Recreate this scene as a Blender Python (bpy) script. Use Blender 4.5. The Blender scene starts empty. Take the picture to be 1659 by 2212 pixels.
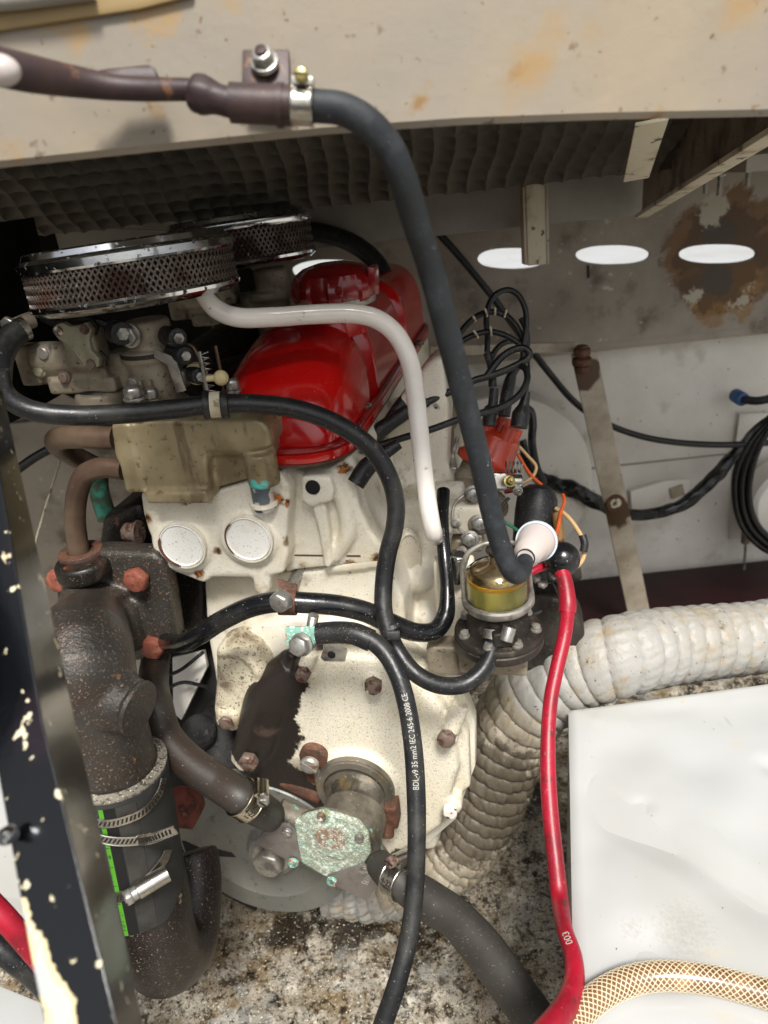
import bpy, bmesh, math, random
import numpy as np
from mathutils import Vector, noise as mnoise
random.seed(7)
rad = math.radians
sc = bpy.context.scene
COL = sc.collection
# ------------------------------------------------------------------ camera
F = 1600.0; U0 = 829.5; V0 = 1106.0; S = .75          # photo measured on a 1659 x 2212 sheet; S = metres per depth unit
PITCH, ROLL = rad(25), rad(6)
FW = np.array([0, math.cos(PITCH), -math.sin(PITCH)]); _u = np.array([0, math.sin(PITCH), math.cos(PITCH)]); _r = np.array([1., 0, 0])
RT = _r*math.cos(ROLL) - _u*math.sin(ROLL); UP = _r*math.sin(ROLL) + _u*math.cos(ROLL)
CAM = np.array([0, 0, 1.0])
cam_d = bpy.data.cameras.new('camera'); cam = bpy.data.objects.new('camera', cam_d); COL.objects.link(cam)
from mathutils import Matrix
cam.matrix_world = Matrix(((RT[0], UP[0], -FW[0], CAM[0]), (RT[1], UP[1], -FW[1], CAM[1]), (RT[2], UP[2], -FW[2], CAM[2]), (0, 0, 0, 1)))
cam_d.sensor_fit = 'VERTICAL'; cam_d.sensor_height = 36; cam_d.lens = F/2212*36
cam_d.clip_start = .02; cam_d.clip_end = 500
cam_d.dof.use_dof = True; cam_d.dof.focus_distance = .70; cam_d.dof.aperture_fstop = 6.5
sc.camera = cam
# ------------------------------------------------------------------ light
w = bpy.data.worlds.new('World'); sc.world = w; w.use_nodes = True
nt = w.node_tree; nt.nodes.clear()
out = nt.nodes.new('ShaderNodeOutputWorld'); bg = nt.nodes.new('ShaderNodeBackground'); sky = nt.nodes.new('ShaderNodeTexSky')
sky.sky_type = 'NISHITA'; sky.sun_disc = False; SUN_EL, SUN_AZ = rad(56), rad(172)
sky.sun_elevation = SUN_EL; sky.sun_rotation = SUN_AZ; sky.air_density = 1.0; sky.dust_density = 4.0; sky.ozone_density = .6
hs = nt.nodes.new('ShaderNodeHueSaturation'); hs.inputs['Saturation'].default_value = .22
nt.links.new(sky.outputs[0], hs.inputs['Color']); nt.links.new(hs.outputs[0], bg.inputs[0]); bg.inputs[1].default_value = .095
nt.links.new(bg.outputs[0], out.inputs[0])
sd = bpy.data.lights.new('sun', 'SUN'); sd.energy = 3.2; sd.angle = rad(12); sd.color = (1, .965, .91)
sun = bpy.data.objects.new('sun', sd); COL.objects.link(sun)
sv = Vector((math.sin(SUN_AZ)*math.cos(SUN_EL), math.cos(SUN_AZ)*math.cos(SUN_EL), math.sin(SUN_EL)))
sun.rotation_euler = sv.to_track_quat('Z', 'Y').to_euler(); sun.location = (0, -2, 4)
sc.view_settings.view_transform = 'Standard'; sc.view_settings.look = 'None'; sc.view_settings.gamma = 1; sc.view_settings.exposure = .78
# ------------------------------------------------------------------ places
def ray(u, v): return FW + RT*(u-U0)/F + UP*(V0-v)/F
def D(u, v, d): return CAM + ray(u, v)*d*S
def Yp(u, v, y): r = ray(u, v); return CAM + r*(y/r[1])
def Zp(u, v, z): r = ray(u, v); return CAM + r*((z-CAM[2])/r[2])
def px(n, d): return n*d*S/F
_y = rad(13.8)
EX = np.array([math.cos(_y), -math.sin(_y), 0]); EY = np.array([math.sin(_y), math.cos(_y), 0]); EZ = np.array([0, 0, 1.])
E0 = D(640, 1100, 1.0)
def L(x, y, z): return E0 + EX*x + EY*y + EZ*z
def loc(P): q = P-E0; return np.array([q@EX, q@EY, q@EZ])
def PL(u, v, p0, n): r = ray(u, v); return CAM + r*(((p0-CAM)@n)/(r@n))
def EP(u, v, ly): return PL(u, v, E0+EY*ly, EY)
def EXp(u, v, lx): return PL(u, v, E0+EX*lx, EX)
def dep(P): return ((P-CAM)@FW)/S
def nrm(a): a = np.asarray(a, float); return a/np.linalg.norm(a)
def hx(h):
    c = [int(h[i:i+2], 16)/255 for i in (0, 2, 4)]
    return tuple(x/12.92 if x <= .04045 else ((x+.055)/1.055)**2.4 for x in c)
# ------------------------------------------------------------------ materials
def lay(c, s, lo, hi, det=5, kind='noise', f=1, st=None, r=None, m=None, mask=None, dist=0, rg=.55, uv=False, inv=False):
    return dict(c=c, s=s, lo=lo, hi=hi, det=det, kind=kind, f=f, st=st, r=r, m=m, mask=mask, dist=dist, rg=rg, uv=uv, inv=inv)
def MAT(name, base, rough=.5, metal=0, layers=(), bump=(), coat=0, trans=0, ior=1.45, spec=.5, alpha=1, sss=0):
    m = bpy.data.materials.new(name); m.use_nodes = True; t = m.node_tree; N = t.nodes; K = t.links
    b = N['Principled BSDF']
    if isinstance(base, str): base = hx(base)
    tc = N.new('ShaderNodeTexCoord'); geo = N.new('ShaderNodeNewGeometry')
    def tex(kind, s, det, st, dist, rg, uv):
        src = tc.outputs['UV' if uv else 'Object']
        if st:
            mp = N.new('ShaderNodeMapping'); mp.inputs['Scale'].default_value = st; K.new(src, mp.inputs[0]); src = mp.outputs[0]
        if kind == 'noise':
            n = N.new('ShaderNodeTexNoise'); n.inputs['Scale'].default_value = s; n.inputs['Detail'].default_value = det
            n.inputs['Distortion'].default_value = dist; n.inputs['Roughness'].default_value = rg; K.new(src, n.inputs['Vector']); return n.outputs['Fac']
        if kind == 'voronoi':
            n = N.new('ShaderNodeTexVoronoi'); n.inputs['Scale'].default_value = s; n.inputs['Randomness'].default_value = 1; K.new(src, n.inputs['Vector']); return n.outputs['Distance']
        if kind == 'crack':
            n = N.new('ShaderNodeTexVoronoi'); n.feature = 'DISTANCE_TO_EDGE'; n.inputs['Scale'].default_value = s; K.new(src, n.inputs['Vector']); return n.outputs['Distance']
        if kind in ('wave', 'wavey', 'diag', 'ring'):
            n = N.new('ShaderNodeTexWave'); n.bands_direction = {'wave': 'X', 'wavey': 'Y', 'diag': 'DIAGONAL', 'ring': 'X'}[kind]; n.inputs['Scale'].default_value = s
            n.inputs['Distortion'].default_value = dist; n.inputs['Detail'].default_value = det; K.new(src, n.inputs['Vector']); return n.outputs['Fac']
    def const(c):
        n = N.new('ShaderNodeRGB'); n.outputs[0].default_value = (*c, 1); return n.outputs[0]
    def mixv(a, bv, fac):
        n = N.new('ShaderNodeMix'); n.data_type = 'FLOAT'; K.new(fac, n.inputs[0])
        if isinstance(a, (int, float)): n.inputs[2].default_value = a
        else: K.new(a, n.inputs[2])
        n.inputs[3].default_value = bv; return n.outputs[0]
    def math2(op, a, bv):
        n = N.new('ShaderNodeMath'); n.operation = op; n.use_clamp = True
        K.new(a, n.inputs[0])
        if isinstance(bv, (int, float)): n.inputs[1].default_value = bv
        else: K.new(bv, n.inputs[1])
        return n.outputs[0]
    col = const(base); ro = rough; me = metal
    for l in layers:
        c = hx(l['c']) if isinstance(l['c'], str) else l['c']
        fac = tex(l['kind'], l['s'], l['det'], l['st'], l['dist'], l['rg'], l['uv'])
        if l['mask']:                                   # a stain with its own place: widen the threshold near it
            tot = None
            for (P, r0, soft) in l['mask']:
                dn = N.new('ShaderNodeVectorMath'); dn.operation = 'DISTANCE'; K.new(geo.outputs['Position'], dn.inputs[0]); dn.inputs[1].default_value = tuple(P)
                mr = N.new('ShaderNodeMapRange'); K.new(dn.outputs['Value'], mr.inputs[0]); mr.inputs[1].default_value = r0-soft; mr.inputs[2].default_value = r0+soft
                mr.inputs[3].default_value = .5; mr.inputs[4].default_value = -.5
                tot = mr.outputs[0] if tot is None else None or (lambda a, bb: (lambda n: (setattr(n, 'operation', 'MAXIMUM'), K.new(a, n.inputs[0]), K.new(bb, n.inputs[1]), n.outputs[0])[-1])(N.new('ShaderNodeMath')))(tot, mr.outputs[0])
            ad = N.new('ShaderNodeMath'); ad.operation = 'ADD'; K.new(fac, ad.inputs[0]); K.new(tot, ad.inputs[1]); fac = ad.outputs[0]
        mr = N.new('ShaderNodeMapRange'); K.new(fac, mr.inputs[0]); mr.inputs[1].default_value = l['lo']; mr.inputs[2].default_value = l['hi']
        fac = mr.outputs[0]
        if l['f'] != 1: fac = math2('MULTIPLY', fac, l['f'])
        mx = N.new('ShaderNodeMix'); mx.data_type = 'RGBA'; K.new(fac, mx.inputs[0]); K.new(col, mx.inputs[6]); mx.inputs[7].default_value = (*c, 1); col = mx.outputs[2]
        if l['r'] is not None: ro = mixv(ro, l['r'], fac)
        if l['m'] is not None: me = mixv(me, l['m'], fac)
    K.new(col, b.inputs['Base Color'])
    for v_, s_ in ((ro, 'Roughness'), (me, 'Metallic')):
        if isinstance(v_, (int, float)): b.inputs[s_].default_value = v_
        else: K.new(v_, b.inputs[s_])
    last = None
    for bb in bump:
        s, k, kind = bb[:3]; st = bb[3] if len(bb) > 3 else None; uv = bb[4] if len(bb) > 4 else False
        n = N.new('ShaderNodeBump'); n.inputs['Strength'].default_value = 1; n.inputs['Distance'].default_value = k
        K.new(tex(kind, s, 4, st, 0, .6, uv), n.inputs['Height'])
        if last: K.new(last, n.inputs['Normal'])
        last = n.outputs[0]
    if last: K.new(last, b.inputs['Normal'])
    b.inputs['Coat Weight'].default_value = coat; b.inputs['Coat Roughness'].default_value = .12
    b.inputs['Transmission Weight'].default_value = trans; b.inputs['IOR'].default_value = ior; b.inputs['Specular IOR Level'].default_value = spec
    b.inputs['Alpha'].default_value = alpha
    if sss: b.inputs['Subsurface Weight'].default_value = sss; b.inputs['Subsurface Radius'].default_value = (.006, .005, .004)
    return m
# ------------------------------------------------------------------ mesh kit
class M:
    def __init__(s, v=(), f=(), uv=None): s.v = [np.asarray(a, float) for a in v]; s.f = [tuple(a) for a in f]; s.uv = uv
    def add(s, o):
        k = len(s.v); n0 = len(s.f); s.v += o.v; s.f += [tuple(i+k for i in a) for a in o.f]
        if s.uv is not None or o.uv is not None:
            s.uv = (s.uv if s.uv is not None else [None]*n0) + (o.uv if o.uv is not None else [None]*len(o.f))
        return s
def J(*ms):
    r = M()
    for m in ms: r.add(m)
    return r
def spline(P, k=10):
    P = [np.asarray(p, float) for p in P]
    if len(P) < 3: return [P[0]+(P[1]-P[0])*t/k for t in range(k+1)]
    Q = [2*P[0]-P[1]] + P + [2*P[-1]-P[-2]]; o = []
    for i in range(1, len(Q)-2):
        p0, p1, p2, p3 = Q[i-1:i+3]
        d0, d1, d2 = [max(np.linalg.norm(b-a)**.5, 1e-6) for a, b in ((p0, p1), (p1, p2), (p2, p3))]
        m1 = (p1-p0)/d0-(p2-p0)/(d0+d1)+(p2-p1)/d1; m2 = (p2-p1)/d1-(p3-p1)/(d1+d2)+(p3-p2)/d2; m1 = m1*d1; m2 = m2*d1
        for j in range(k):
            t = j/k; o.append((2*t**3-3*t*t+1)*p1+(t**3-2*t*t+t)*m1+(-2*t**3+3*t*t)*p2+(t**3-t*t)*m2)
    o.append(P[-1]); return o
def frames(C, ref=None):
    T = [nrm(C[min(i+1, len(C)-1)]-C[max(i-1, 0)]) for i in range(len(C))]
    a = np.asarray(ref, float) if ref is not None else (np.array([0, 0, 1.]) if abs(T[0][2]) < .9 else np.array([1., 0, 0]))
    n = nrm(a-T[0]*(a@T[0])); O = []
    for t in T:
        n = nrm(n-t*(n@t)); O.append((t, n, np.cross(t, n)))
    return O
def tube(P, r, n=20, k=10, caps=True, ref=None, fn=None, raw=False, sq=None):
    C = [np.asarray(p, float) for p in P] if raw else spline(P, k); Fr = frames(C, ref); N_ = len(C)
    if np.ndim(r) == 0: R = [r]*N_
    elif len(r) == N_: R = list(r)
    else: R = list(np.interp(np.linspace(0, len(r)-1, N_), range(len(r)), r))
    s = np.concatenate([[0], np.cumsum([np.linalg.norm(C[i+1]-C[i]) for i in range(N_-1)])])
    v = []; f = []; uv = []
    for i in range(N_):
        t, a, b = Fr[i]
        for j in range(n):
            th = 2*math.pi*j/n; rr = R[i]*(fn(s[i], th) if fn else 1); ca, sa = math.cos(th), math.sin(th)
            if sq: ca, sa = ca*sq[0], sa*sq[1]
            v.append(C[i]+(a*ca+b*sa)*rr)
    for i in range(N_-1):
        for j in range(n):
            j2 = (j+1) % n; f.append((i*n+j, i*n+j2, (i+1)*n+j2, (i+1)*n+j))
            uv.append(((s[i], j/n), (s[i], (j+1)/n), (s[i+1], (j+1)/n), (s[i+1], j/n)))
    if caps:
        for i, sg in ((0, -1), (N_-1, 1)):
            idx = [i*n+j for j in range(n)]; idx = idx[::-1] if sg < 0 else idx
            f.append(tuple(idx)); uv.append(None)
    m = M(v, f, uv); m.C = C; m.Fr = Fr; m.R = R; m.s = s; return m
def basis(ax, ref=None):
    ax = nrm(ax); a = np.asarray(ref, float) if ref is not None else (np.array([0, 0, 1.]) if abs(ax[2]) < .9 else np.array([1., 0, 0]))
    a = nrm(a-ax*(a@ax)); return ax, a, np.cross(ax, a)
def lathe(prof, o, ax, n=36, ref=None, fn=None, sx=1, sy=1):
    ax, a, b = basis(ax, ref); v = []; f = []; uv = []; rings = []; h0 = 0; s = [0]
    for i in range(1, len(prof)): s.append(s[-1]+math.hypot(prof[i][0]-prof[i-1][0], prof[i][1]-prof[i-1][1]))
    for (r, h) in prof:
        if r <= 1e-7: rings.append([len(v)]); v.append(o+ax*h)
        else:
            rings.append(list(range(len(v), len(v)+n)))
            for j in range(n):
                th = 2*math.pi*j/n; rr = r*(fn(th, h) if fn else 1); v.append(o+ax*h+(a*math.cos(th)*sx+b*math.sin(th)*sy)*rr)
    for i in range(len(rings)-1):
        A, B = rings[i], rings[i+1]
        for j in range(n):
            j2 = (j+1) % n; u1, u2 = j/n, (j+1)/n
            if len(A) == 1 and len(B) == 1: continue
            if len(A) == 1: f.append((A[0], B[j2], B[j])); uv.append(((s[i], u1), (s[i+1], u2), (s[i+1], u1)))
            elif len(B) == 1: f.append((A[j], A[j2], B[0])); uv.append(((s[i], u1), (s[i], u2), (s[i+1], u1)))
            else: f.append((A[j], A[j2], B[j2], B[j])); uv.append(((s[i], u1), (s[i], u2), (s[i+1], u2), (s[i+1], u1)))
    return M(v, f, uv)
def cyl(o, ax, r, h, bv=None, n=28, r2=None):
    r2 = r if r2 is None else r2; bv = min(r, r2, h)*.12 if bv is None else bv
    return lathe([(0, 0), (r-bv, 0), (r, bv), (r2, h-bv), (r2-bv*.4, h-bv*.25), (r2-bv, h), (0, h)], o, ax, n)
def ring(o, ax, r, w, t, n=40):              # a band round an axis, centred on o
    return lathe([(r, -w/2), (r+t, -w/2), (r+t, w/2), (r, w/2), (r, -w/2)], o, ax, n)
def bev(m, off, seg=2, ang=25):
    bm = bmesh.new(); vs = [bm.verts.new(tuple(p)) for p in m.v]
    for f in m.f:
        try: bm.faces.new([vs[i] for i in f])
        except ValueError: pass
    bmesh.ops.recalc_face_normals(bm, faces=bm.faces)
    E = [e for e in bm.edges if len(e.link_faces) == 2 and e.calc_face_angle(0) > rad(ang)]
    bmesh.ops.bevel(bm, geom=E, offset=off, segments=seg, profile=.6, affect='EDGES', clamp_overlap=True)
    bm.verts.index_update(); r = M([np.array(x.co) for x in bm.verts], [[x.index for x in f.verts] for f in bm.faces]); bm.free(); return r
def prism(P, d, b=0, seg=2, top=1.0):
    P = [np.asarray(p, float) for p in P]; n = len(P); d = np.asarray(d, float); c = sum(P)/n
    m = M([c+(p-c)*top for p in P]+[p+d for p in P], [tuple(range(n)), tuple(range(2*n-1, n-1, -1))]+[(i, i+n, (i+1) % n+n, (i+1) % n) for i in range(n)])
    return bev(m, b, seg) if b else m
def box(c, ex, ey, ez, b=0, seg=2):
    c = np.asarray(c, float); v = [c+ex*i+ey*j+ez*k for i in (-1, 1) for j in (-1, 1) for k in (-1, 1)]
    m = M(v, [(0, 1, 3, 2), (4, 6, 7, 5), (0, 4, 5, 1), (2, 3, 7, 6), (0, 2, 6, 4), (1, 5, 7, 3)]); return bev(m, b, seg) if b else m
def lbox(x0, x1, y0, y1, z0, z1, b=0, seg=2):
    return box(L((x0+x1)/2, (y0+y1)/2, (z0+z1)/2), EX*(x1-x0)/2, EY*(y1-y0)/2, EZ*(z1-z0)/2, b, seg)
def ball(o, r, n=20, ax=(0, 0, 1), sx=1, h=1):
    k = 10; return lathe([(r*math.sin(math.pi*i/k) if 0 < i < k else 0, -r*math.cos(math.pi*i/k)*h) for i in range(k+1)], o, np.array(ax, float), n, sx=sx)
def hexhead(o, ax, r, h, rot=0, washer=0):
    ax, a, b = basis(ax); v = []; R = [(r*.9, 0), (r, h*.1), (r, h*.8), (r*.86, h)]
    m = M()
    if washer: m.add(cyl(o, ax, washer, h*.22)); o = o+ax*h*.2
    for rr, hh in R: v += [o+ax*hh+(a*math.cos(t)+b*math.sin(t))*rr for t in [rot+math.pi/3*i for i in range(6)]]
    f = [tuple(range(5, -1, -1))]+[(q*6+i, q*6+(i+1) % 6, q*6+6+(i+1) % 6, q*6+6+i) for q in range(3) for i in range(6)]+[tuple(range(18, 24))]
    m.add(bev(M(v, f), r*.06, 1, 20)); m.add(lathe([(r*.8, h), (r*.7, h*1.06), (0, h*1.06)], o, ax, 18)); return m
def slothead(o, ax, r, h, ang=.6):
    ax, a, b = basis(ax); q = a*math.cos(ang)+b*math.sin(ang); p = np.cross(ax, q)
    m = lathe([(0, 0), (r, 0), (r, h*.6), (r*.85, h*.95), (r*.6, h), (0, h)], o, ax, 24)
    m.add(box(o+ax*h*.98, q*r*.93, p*r*.13, ax*h*.1)); return m
def cast(ms, vox=.0025, smooth=6, fac=.5, name='c'):
    m = J(*ms); me = bpy.data.meshes.new('tmp'); me.from_pydata([tuple(p) for p in m.v], [], m.f); me.update()
    bm = bmesh.new(); bm.from_mesh(me); bmesh.ops.recalc_face_normals(bm, faces=bm.faces); bm.to_mesh(me); bm.free()
    o = bpy.data.objects.new('tmp', me); COL.objects.link(o)
    q = o.modifiers.new('r', 'REMESH'); q.mode = 'VOXEL'; q.voxel_size = vox
    if smooth: s = o.modifiers.new('s', 'SMOOTH'); s.iterations = smooth; s.factor = fac
    dg = bpy.context.evaluated_depsgraph_get(); ev = o.evaluated_get(dg); e = ev.to_mesh()
    co = np.empty(len(e.vertices)*3); e.vertices.foreach_get('co', co); r = M(list(co.reshape(-1, 3)), [tuple(p.vertices) for p in e.polygons])
    ev.to_mesh_clear(); bpy.data.objects.remove(o); bpy.data.meshes.remove(me); r.soft = True; return r
def text(s, size, fn, bold=0, sx=1.0):
    cu = bpy.data.curves.new('t', 'FONT'); cu.body = s; cu.size = size; cu.align_x = 'LEFT'; cu.resolution_u = 3; cu.offset = bold
    o = bpy.data.objects.new('t', cu); COL.objects.link(o); dg = bpy.context.evaluated_depsgraph_get(); e = o.evaluated_get(dg).to_mesh()
    bm = bmesh.new(); bm.from_mesh(e); bmesh.ops.subdivide_edges(bm, edges=[x for x in bm.edges if x.calc_length() > size*.3], cuts=2)
    bm.verts.index_update()
    r = M([fn(x.co.x*sx, x.co.y) for x in bm.verts], [[x.index for x in f.verts] for f in bm.faces]); bm.free()
    bpy.data.objects.remove(o); bpy.data.curves.remove(cu); return r
# ------------------------------------------------------------------ objects
def mesh_of(name, m, mat, org, ang=35):
    me = bpy.data.meshes.new(name); me.from_pydata([tuple(p-org) for p in m.v], [], m.f)
    if m.uv is not None:
        ul = me.uv_layers.new(name='uv'); k = 0; flat = []
        for f, q in zip(m.f, m.uv): flat += [c for t in (q or ((0, 0),)*len(f)) for c in t]
        ul.data.foreach_set('uv', flat)
    me.materials.append(mat); me.update(); me.shade_smooth()
    try: me.set_sharp_from_angle(angle=rad(80 if getattr(m, 'soft', False) else ang))
    except Exception: pass
    bm = bmesh.new(); bm.from_mesh(me)
    if len(bm.faces) < 60000: bmesh.ops.recalc_face_normals(bm, faces=bm.faces)
    bm.to_mesh(me); bm.free()
    return me
def props(o, label=None, cat=None, group=None, kind=None):
    if label: o['label'] = label
    if cat: o['category'] = cat
    if group: o['group'] = group
    if kind: o['kind'] = kind
class Thing:
    def __init__(s, name, label, cat, at, group=None):
        s.org = np.asarray(at, float); s.o = bpy.data.objects.new(name, None); s.o.empty_display_size = .02; COL.objects.link(s.o); s.o.location = s.org
        props(s.o, label, cat, group)
    def part(s, name, m, mat, parent=None, label=None, kind=None, ang=35):
        o = bpy.data.objects.new(name, mesh_of(name, m, mat, s.org, ang)); COL.objects.link(o); o.parent = parent or s.o; props(o, label, None, None, kind); return o
    def put(s, name, me, P, rot=None, parent=None, label=None):          # a shared mesh, placed
        o = bpy.data.objects.new(name, me); COL.objects.link(o); o.parent = parent or s.o; o.location = Vector(P-s.org)
        if rot is not None: o.rotation_mode = 'QUATERNION'; o.rotation_quaternion = rot
        props(o, label); return o
def single(name, label, cat, m, mat, at=None, group=None, kind=None, ang=35):
    at = np.mean(m.v, axis=0) if at is None else np.asarray(at, float)
    o = bpy.data.objects.new(name, mesh_of(name, m, mat, at, ang)); COL.objects.link(o); o.location = at; props(o, label, cat, group, kind); return o
def struct(name, m, mat, ang=35):
    return single(name, None, None, m, mat, at=(0, 0, 0), kind='structure', ang=ang)
# ------------------------------------------------------------------ paints and metals
DUST = lay('b9b09c', 900, .66, .72, 2, f=.8)
cream = MAT('cream_paint', 'e0d9c8', .38, layers=[lay('c0b394', 14, .45, .7, 6, f=.6), lay('8a7a5c', 40, .6, .72, 8, f=.5, r=.7), lay('4a3c2b', 420, .655, .69, 3), lay('6b3a1c', 30, .72, .76, 8)], bump=[(120, .0004, 'noise'), (900, .0001, 'noise')])
cream_rough = MAT('cream_casting_paint', 'e3ddcd', .42, layers=[lay('c9bd9f', 16, .48, .7, 7, f=.6), lay('453c33', 800, .62, .70, 2, f=.45), lay('5b4c3a', 14, .44, .66, 11, rg=.75, f=.75, mask=[(EP(650, 1250, .03), .006, .035), (EP(455, 1370, .03), .006, .03), (EP(700, 1320, .03), .004, .04), (EP(900, 1380, .08), .006, .04), (EP(860, 1100, .12), .002, .03), (EP(940, 1240, .1), .004, .03)]), lay('8b7656', 30, .60, .72, 10, rg=.7, f=.7), lay('5a3418', 45, .69, .74, 9, f=.9), lay('2a2420', 22, .70, .74, 9), lay('3a322a', 240, .71, .72, 3, f=.9)], bump=[(200, .0006, 'noise'), (700, .0003, 'noise')])
white_plug = MAT('white_plug_paint', 'e3e2dc', .4, layers=[lay('8d887c', 500, .62, .68, 3, f=.8), lay('c5b79a', 35, .55, .7, 6, f=.4)], bump=[(300, .0002, 'noise')])
red_paint = MAT('glossy_red_enamel', 'bd100e', .15, coat=.7, layers=[lay('5b1410', 20, .66, .76, 11, rg=.75, f=.5, r=.5), lay('d0b5a8', 500, .72, .75, 2, f=.4, r=.7), lay('7e0807', 12, .45, .7, 4, f=.5), lay('3a0f0c', 260, .70, .74, 4), lay('8c7468', 900, .70, .76, 2, f=.25, r=.5)], bump=[(70, .00015, 'noise')])
red_dark = MAT('red_enamel_old', '8a1013', .22, coat=.5, layers=[lay('5e0a0c', 20, .45, .65, 5, f=.7), lay('2c2422', 200, .68, .72, 4)], bump=[(90, .0002, 'noise')])
rubber = MAT('black_rubber', '17181a', .36, layers=[lay('3b3a35', 22, .48, .70, 9, rg=.7, f=.7, r=.65), lay('6b665a', 60, .62, .74, 9, rg=.7, f=.5, r=.8), lay('b5ad9c', 700, .70, .74, 2, f=.8, r=.8)], bump=[(900, .00008, 'noise'), (28, .0012, 'noise')])
rubber_shiny = MAT('black_glossy_cable_sheath', '121315', .22, layers=[lay('57524a', 50, .62, .74, 9, rg=.7, f=.5, r=.7), lay('3c3a35', 40, .5, .75, 7, f=.4, r=.5), lay('c8bfae', 650, .71, .74, 2, f=.9, r=.8)], bump=[(120, .0002, 'noise')])
rubber_matt = MAT('grey_black_hose_rubber', '1b1e21', .62, layers=[lay('24282d', 18, .4, .7, 5, f=.7), lay('8d8c86', 380, .725, .75, 2, f=.7), lay('5f605e', 60, .66, .74, 9, st=(1, 1, .3), f=.6), lay('3a3f43', 40, .5, .62, 9, rg=.75, f=.5)], bump=[(500, .0001, 'noise'), (22, .002, 'noise')])
rubber_cloth = MAT('fabric_marked_hose_rubber', '3a3733', .55, layers=[lay('28251f', 20, .4, .7, 5, f=.6), lay('c2b69c', 520, .69, .73, 2, f=.9)], bump=[(900, .0001, 'wave', None, True), (60, .0002, 'noise')])
plastic_black = MAT('black_plastic', '17181a', .42, layers=[lay('2c2b28', 60, .5, .7, 6, f=.5), DUST], bump=[(300, .00008, 'noise')])
chrome = MAT('worn_chrome', 'c9cccf', .13, 1, layers=[lay('3a2a20', 160, .60, .68, 6, r=.6, m=.3), lay('6d5a4c', 30, .58, .7, 7, f=.5, r=.35)], bump=[(60, .0001, 'noise')])
steel = MAT('stainless_steel', 'b9b5ac', .27, 1, layers=[lay('6e6558', 50, .5, .7, 7, f=.5, r=.4), lay('3b3228', 400, .64, .7, 3, f=.6, r=.6)], bump=[(500, .00005, 'noise')])
zinc = MAT('dull_zinc_plate', 'a5a198', .40, .6, layers=[lay('55504a', 60, .45, .65, 7, f=.8, r=.6), lay('6c4a30', 90, .62, .7, 6, m=.1, r=.8)], bump=[(250, .0002, 'noise')])
alloy_pale = MAT('pale_alloy_plate', 'a39f88', .45, .35, layers=[lay('7d765f', 40, .45, .65, 7, f=.6), lay('3f382d', 200, .64, .7, 4, f=.6)], bump=[(300, .0002, 'noise')])
alloy = MAT('dirty_alloy_casting', '958b79', .5, .4, layers=[lay('4f463a', 22, .46, .66, 8, f=.8, r=.7), lay('a79c88', 70, .62, .72, 6, f=.5), lay('231d17', 200, .62, .68, 4, f=.8, m=0)], bump=[(200, .0004, 'noise'), (900, .0001, 'noise')])
alloy_dark = MAT('oily_dark_casting', '38332d', .5, .35, layers=[lay('17140f', 30, .42, .62, 7, f=.8), lay('6a6052', 90, .6, .72, 6, f=.6), lay('a09683', 600, .69, .73, 2, f=.6)], bump=[(200, .0006, 'noise')])
rust = MAT('rusty_steel', '5b3c2e', .7, .15, layers=[lay('7d5540', 120, .5, .7, 6, f=.8), lay('a39683', 60, .60, .68, 7, f=.7), lay('2e1a13', 60, .52, .66, 7, f=.9), lay('b99', 300, .72, .75, 3) if 0 else DUST], bump=[(300, .0006, 'noise')])
rust_red = MAT('red_rust_bolt', '7c4434', .7, .05, layers=[lay('9a6350', 90, .5, .7, 5, f=.7), lay('51281f', 200, .58, .66, 4, f=.8)], bump=[(300, .0003, 'noise')])
bolt_steel = MAT('grey_bolt_steel', 'a3a19b', .33, .75, layers=[lay('4a443e', 90, .5, .66, 6, f=.8, r=.6), lay('713d22', 130, .66, .7, 5, m=.1, r=.8)], bump=[(300, .0002, 'noise')])
bolt_rusty = MAT('rust_bloomed_bolt', '85756a', .45, .5, layers=[lay('47291d', 120, .45, .62, 6, r=.8, m=.1), lay('d4cab4', 70, .64, .66, 4, m=0)], bump=[(300, .0003, 'noise')])
bolt_painted = MAT('white_flaked_bolt', 'd9d5ca', .5, 0, layers=[lay('4c453e', 110, .56, .6, 5, m=.6), lay('6d3a22', 130, .64, .68, 5)], bump=[(250, .0003, 'noise')])
brass_old = MAT('old_bronze_casting', 'a69878', .40, .3, layers=[lay('74654a', 16, .42, .62, 8, f=.8), lay('43382a', 60, .60, .68, 8, st=(1, 1, .15), f=.5), lay('c2b696', 38, .58, .72, 7, f=.6, st=(1, 1, .4)), lay('594225', 130, .60, .68, 5, f=.6), lay('39301f', 9, .63, .72, 9, f=.7),
    lay('4fb0a8', 90, .42, .60, 6, m=0, r=.8, mask=[(D(562, 1048, .97), .012, .014)]), lay('d8efe9', 500, .62, .7, 3, m=0, r=.8, mask=[(D(562, 1042, .97), .006, .012)])], bump=[(45, .0006, 'noise'), (420, .0002, 'noise')])
copper = MAT('tarnished_copper', '6b5a4a', .36, .4, layers=[lay('554238', 22, .42, .6, 7, f=.8), lay('93786a', 40, .6, .72, 6, f=.4), lay('3f8a74', 60, .66, .72, 6, m=0, r=.8)], bump=[(70, .0002, 'noise')])
copper_green = MAT('green_crusted_copper', '4c5a48', .6, .4, layers=[lay('3c8a78', 60, .46, .6, 7, m=0), lay('70473a', 25, .58, .68, 6)], bump=[(200, .0004, 'noise')])
iron = MAT('black_cast_iron', '45423e', .34, .4, layers=[lay('46372f', 30, .48, .66, 7, f=.6), lay('96806a', 480, .60, .67, 3, r=.8, m=0, f=.7), lay('87603f', 110, .665, .70, 8, r=.8, m=0, f=.9), lay('15120f', 20, .60, .7, 6, f=.6)], bump=[(420, .0007, 'noise'), (120, .0005, 'noise')])
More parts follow.
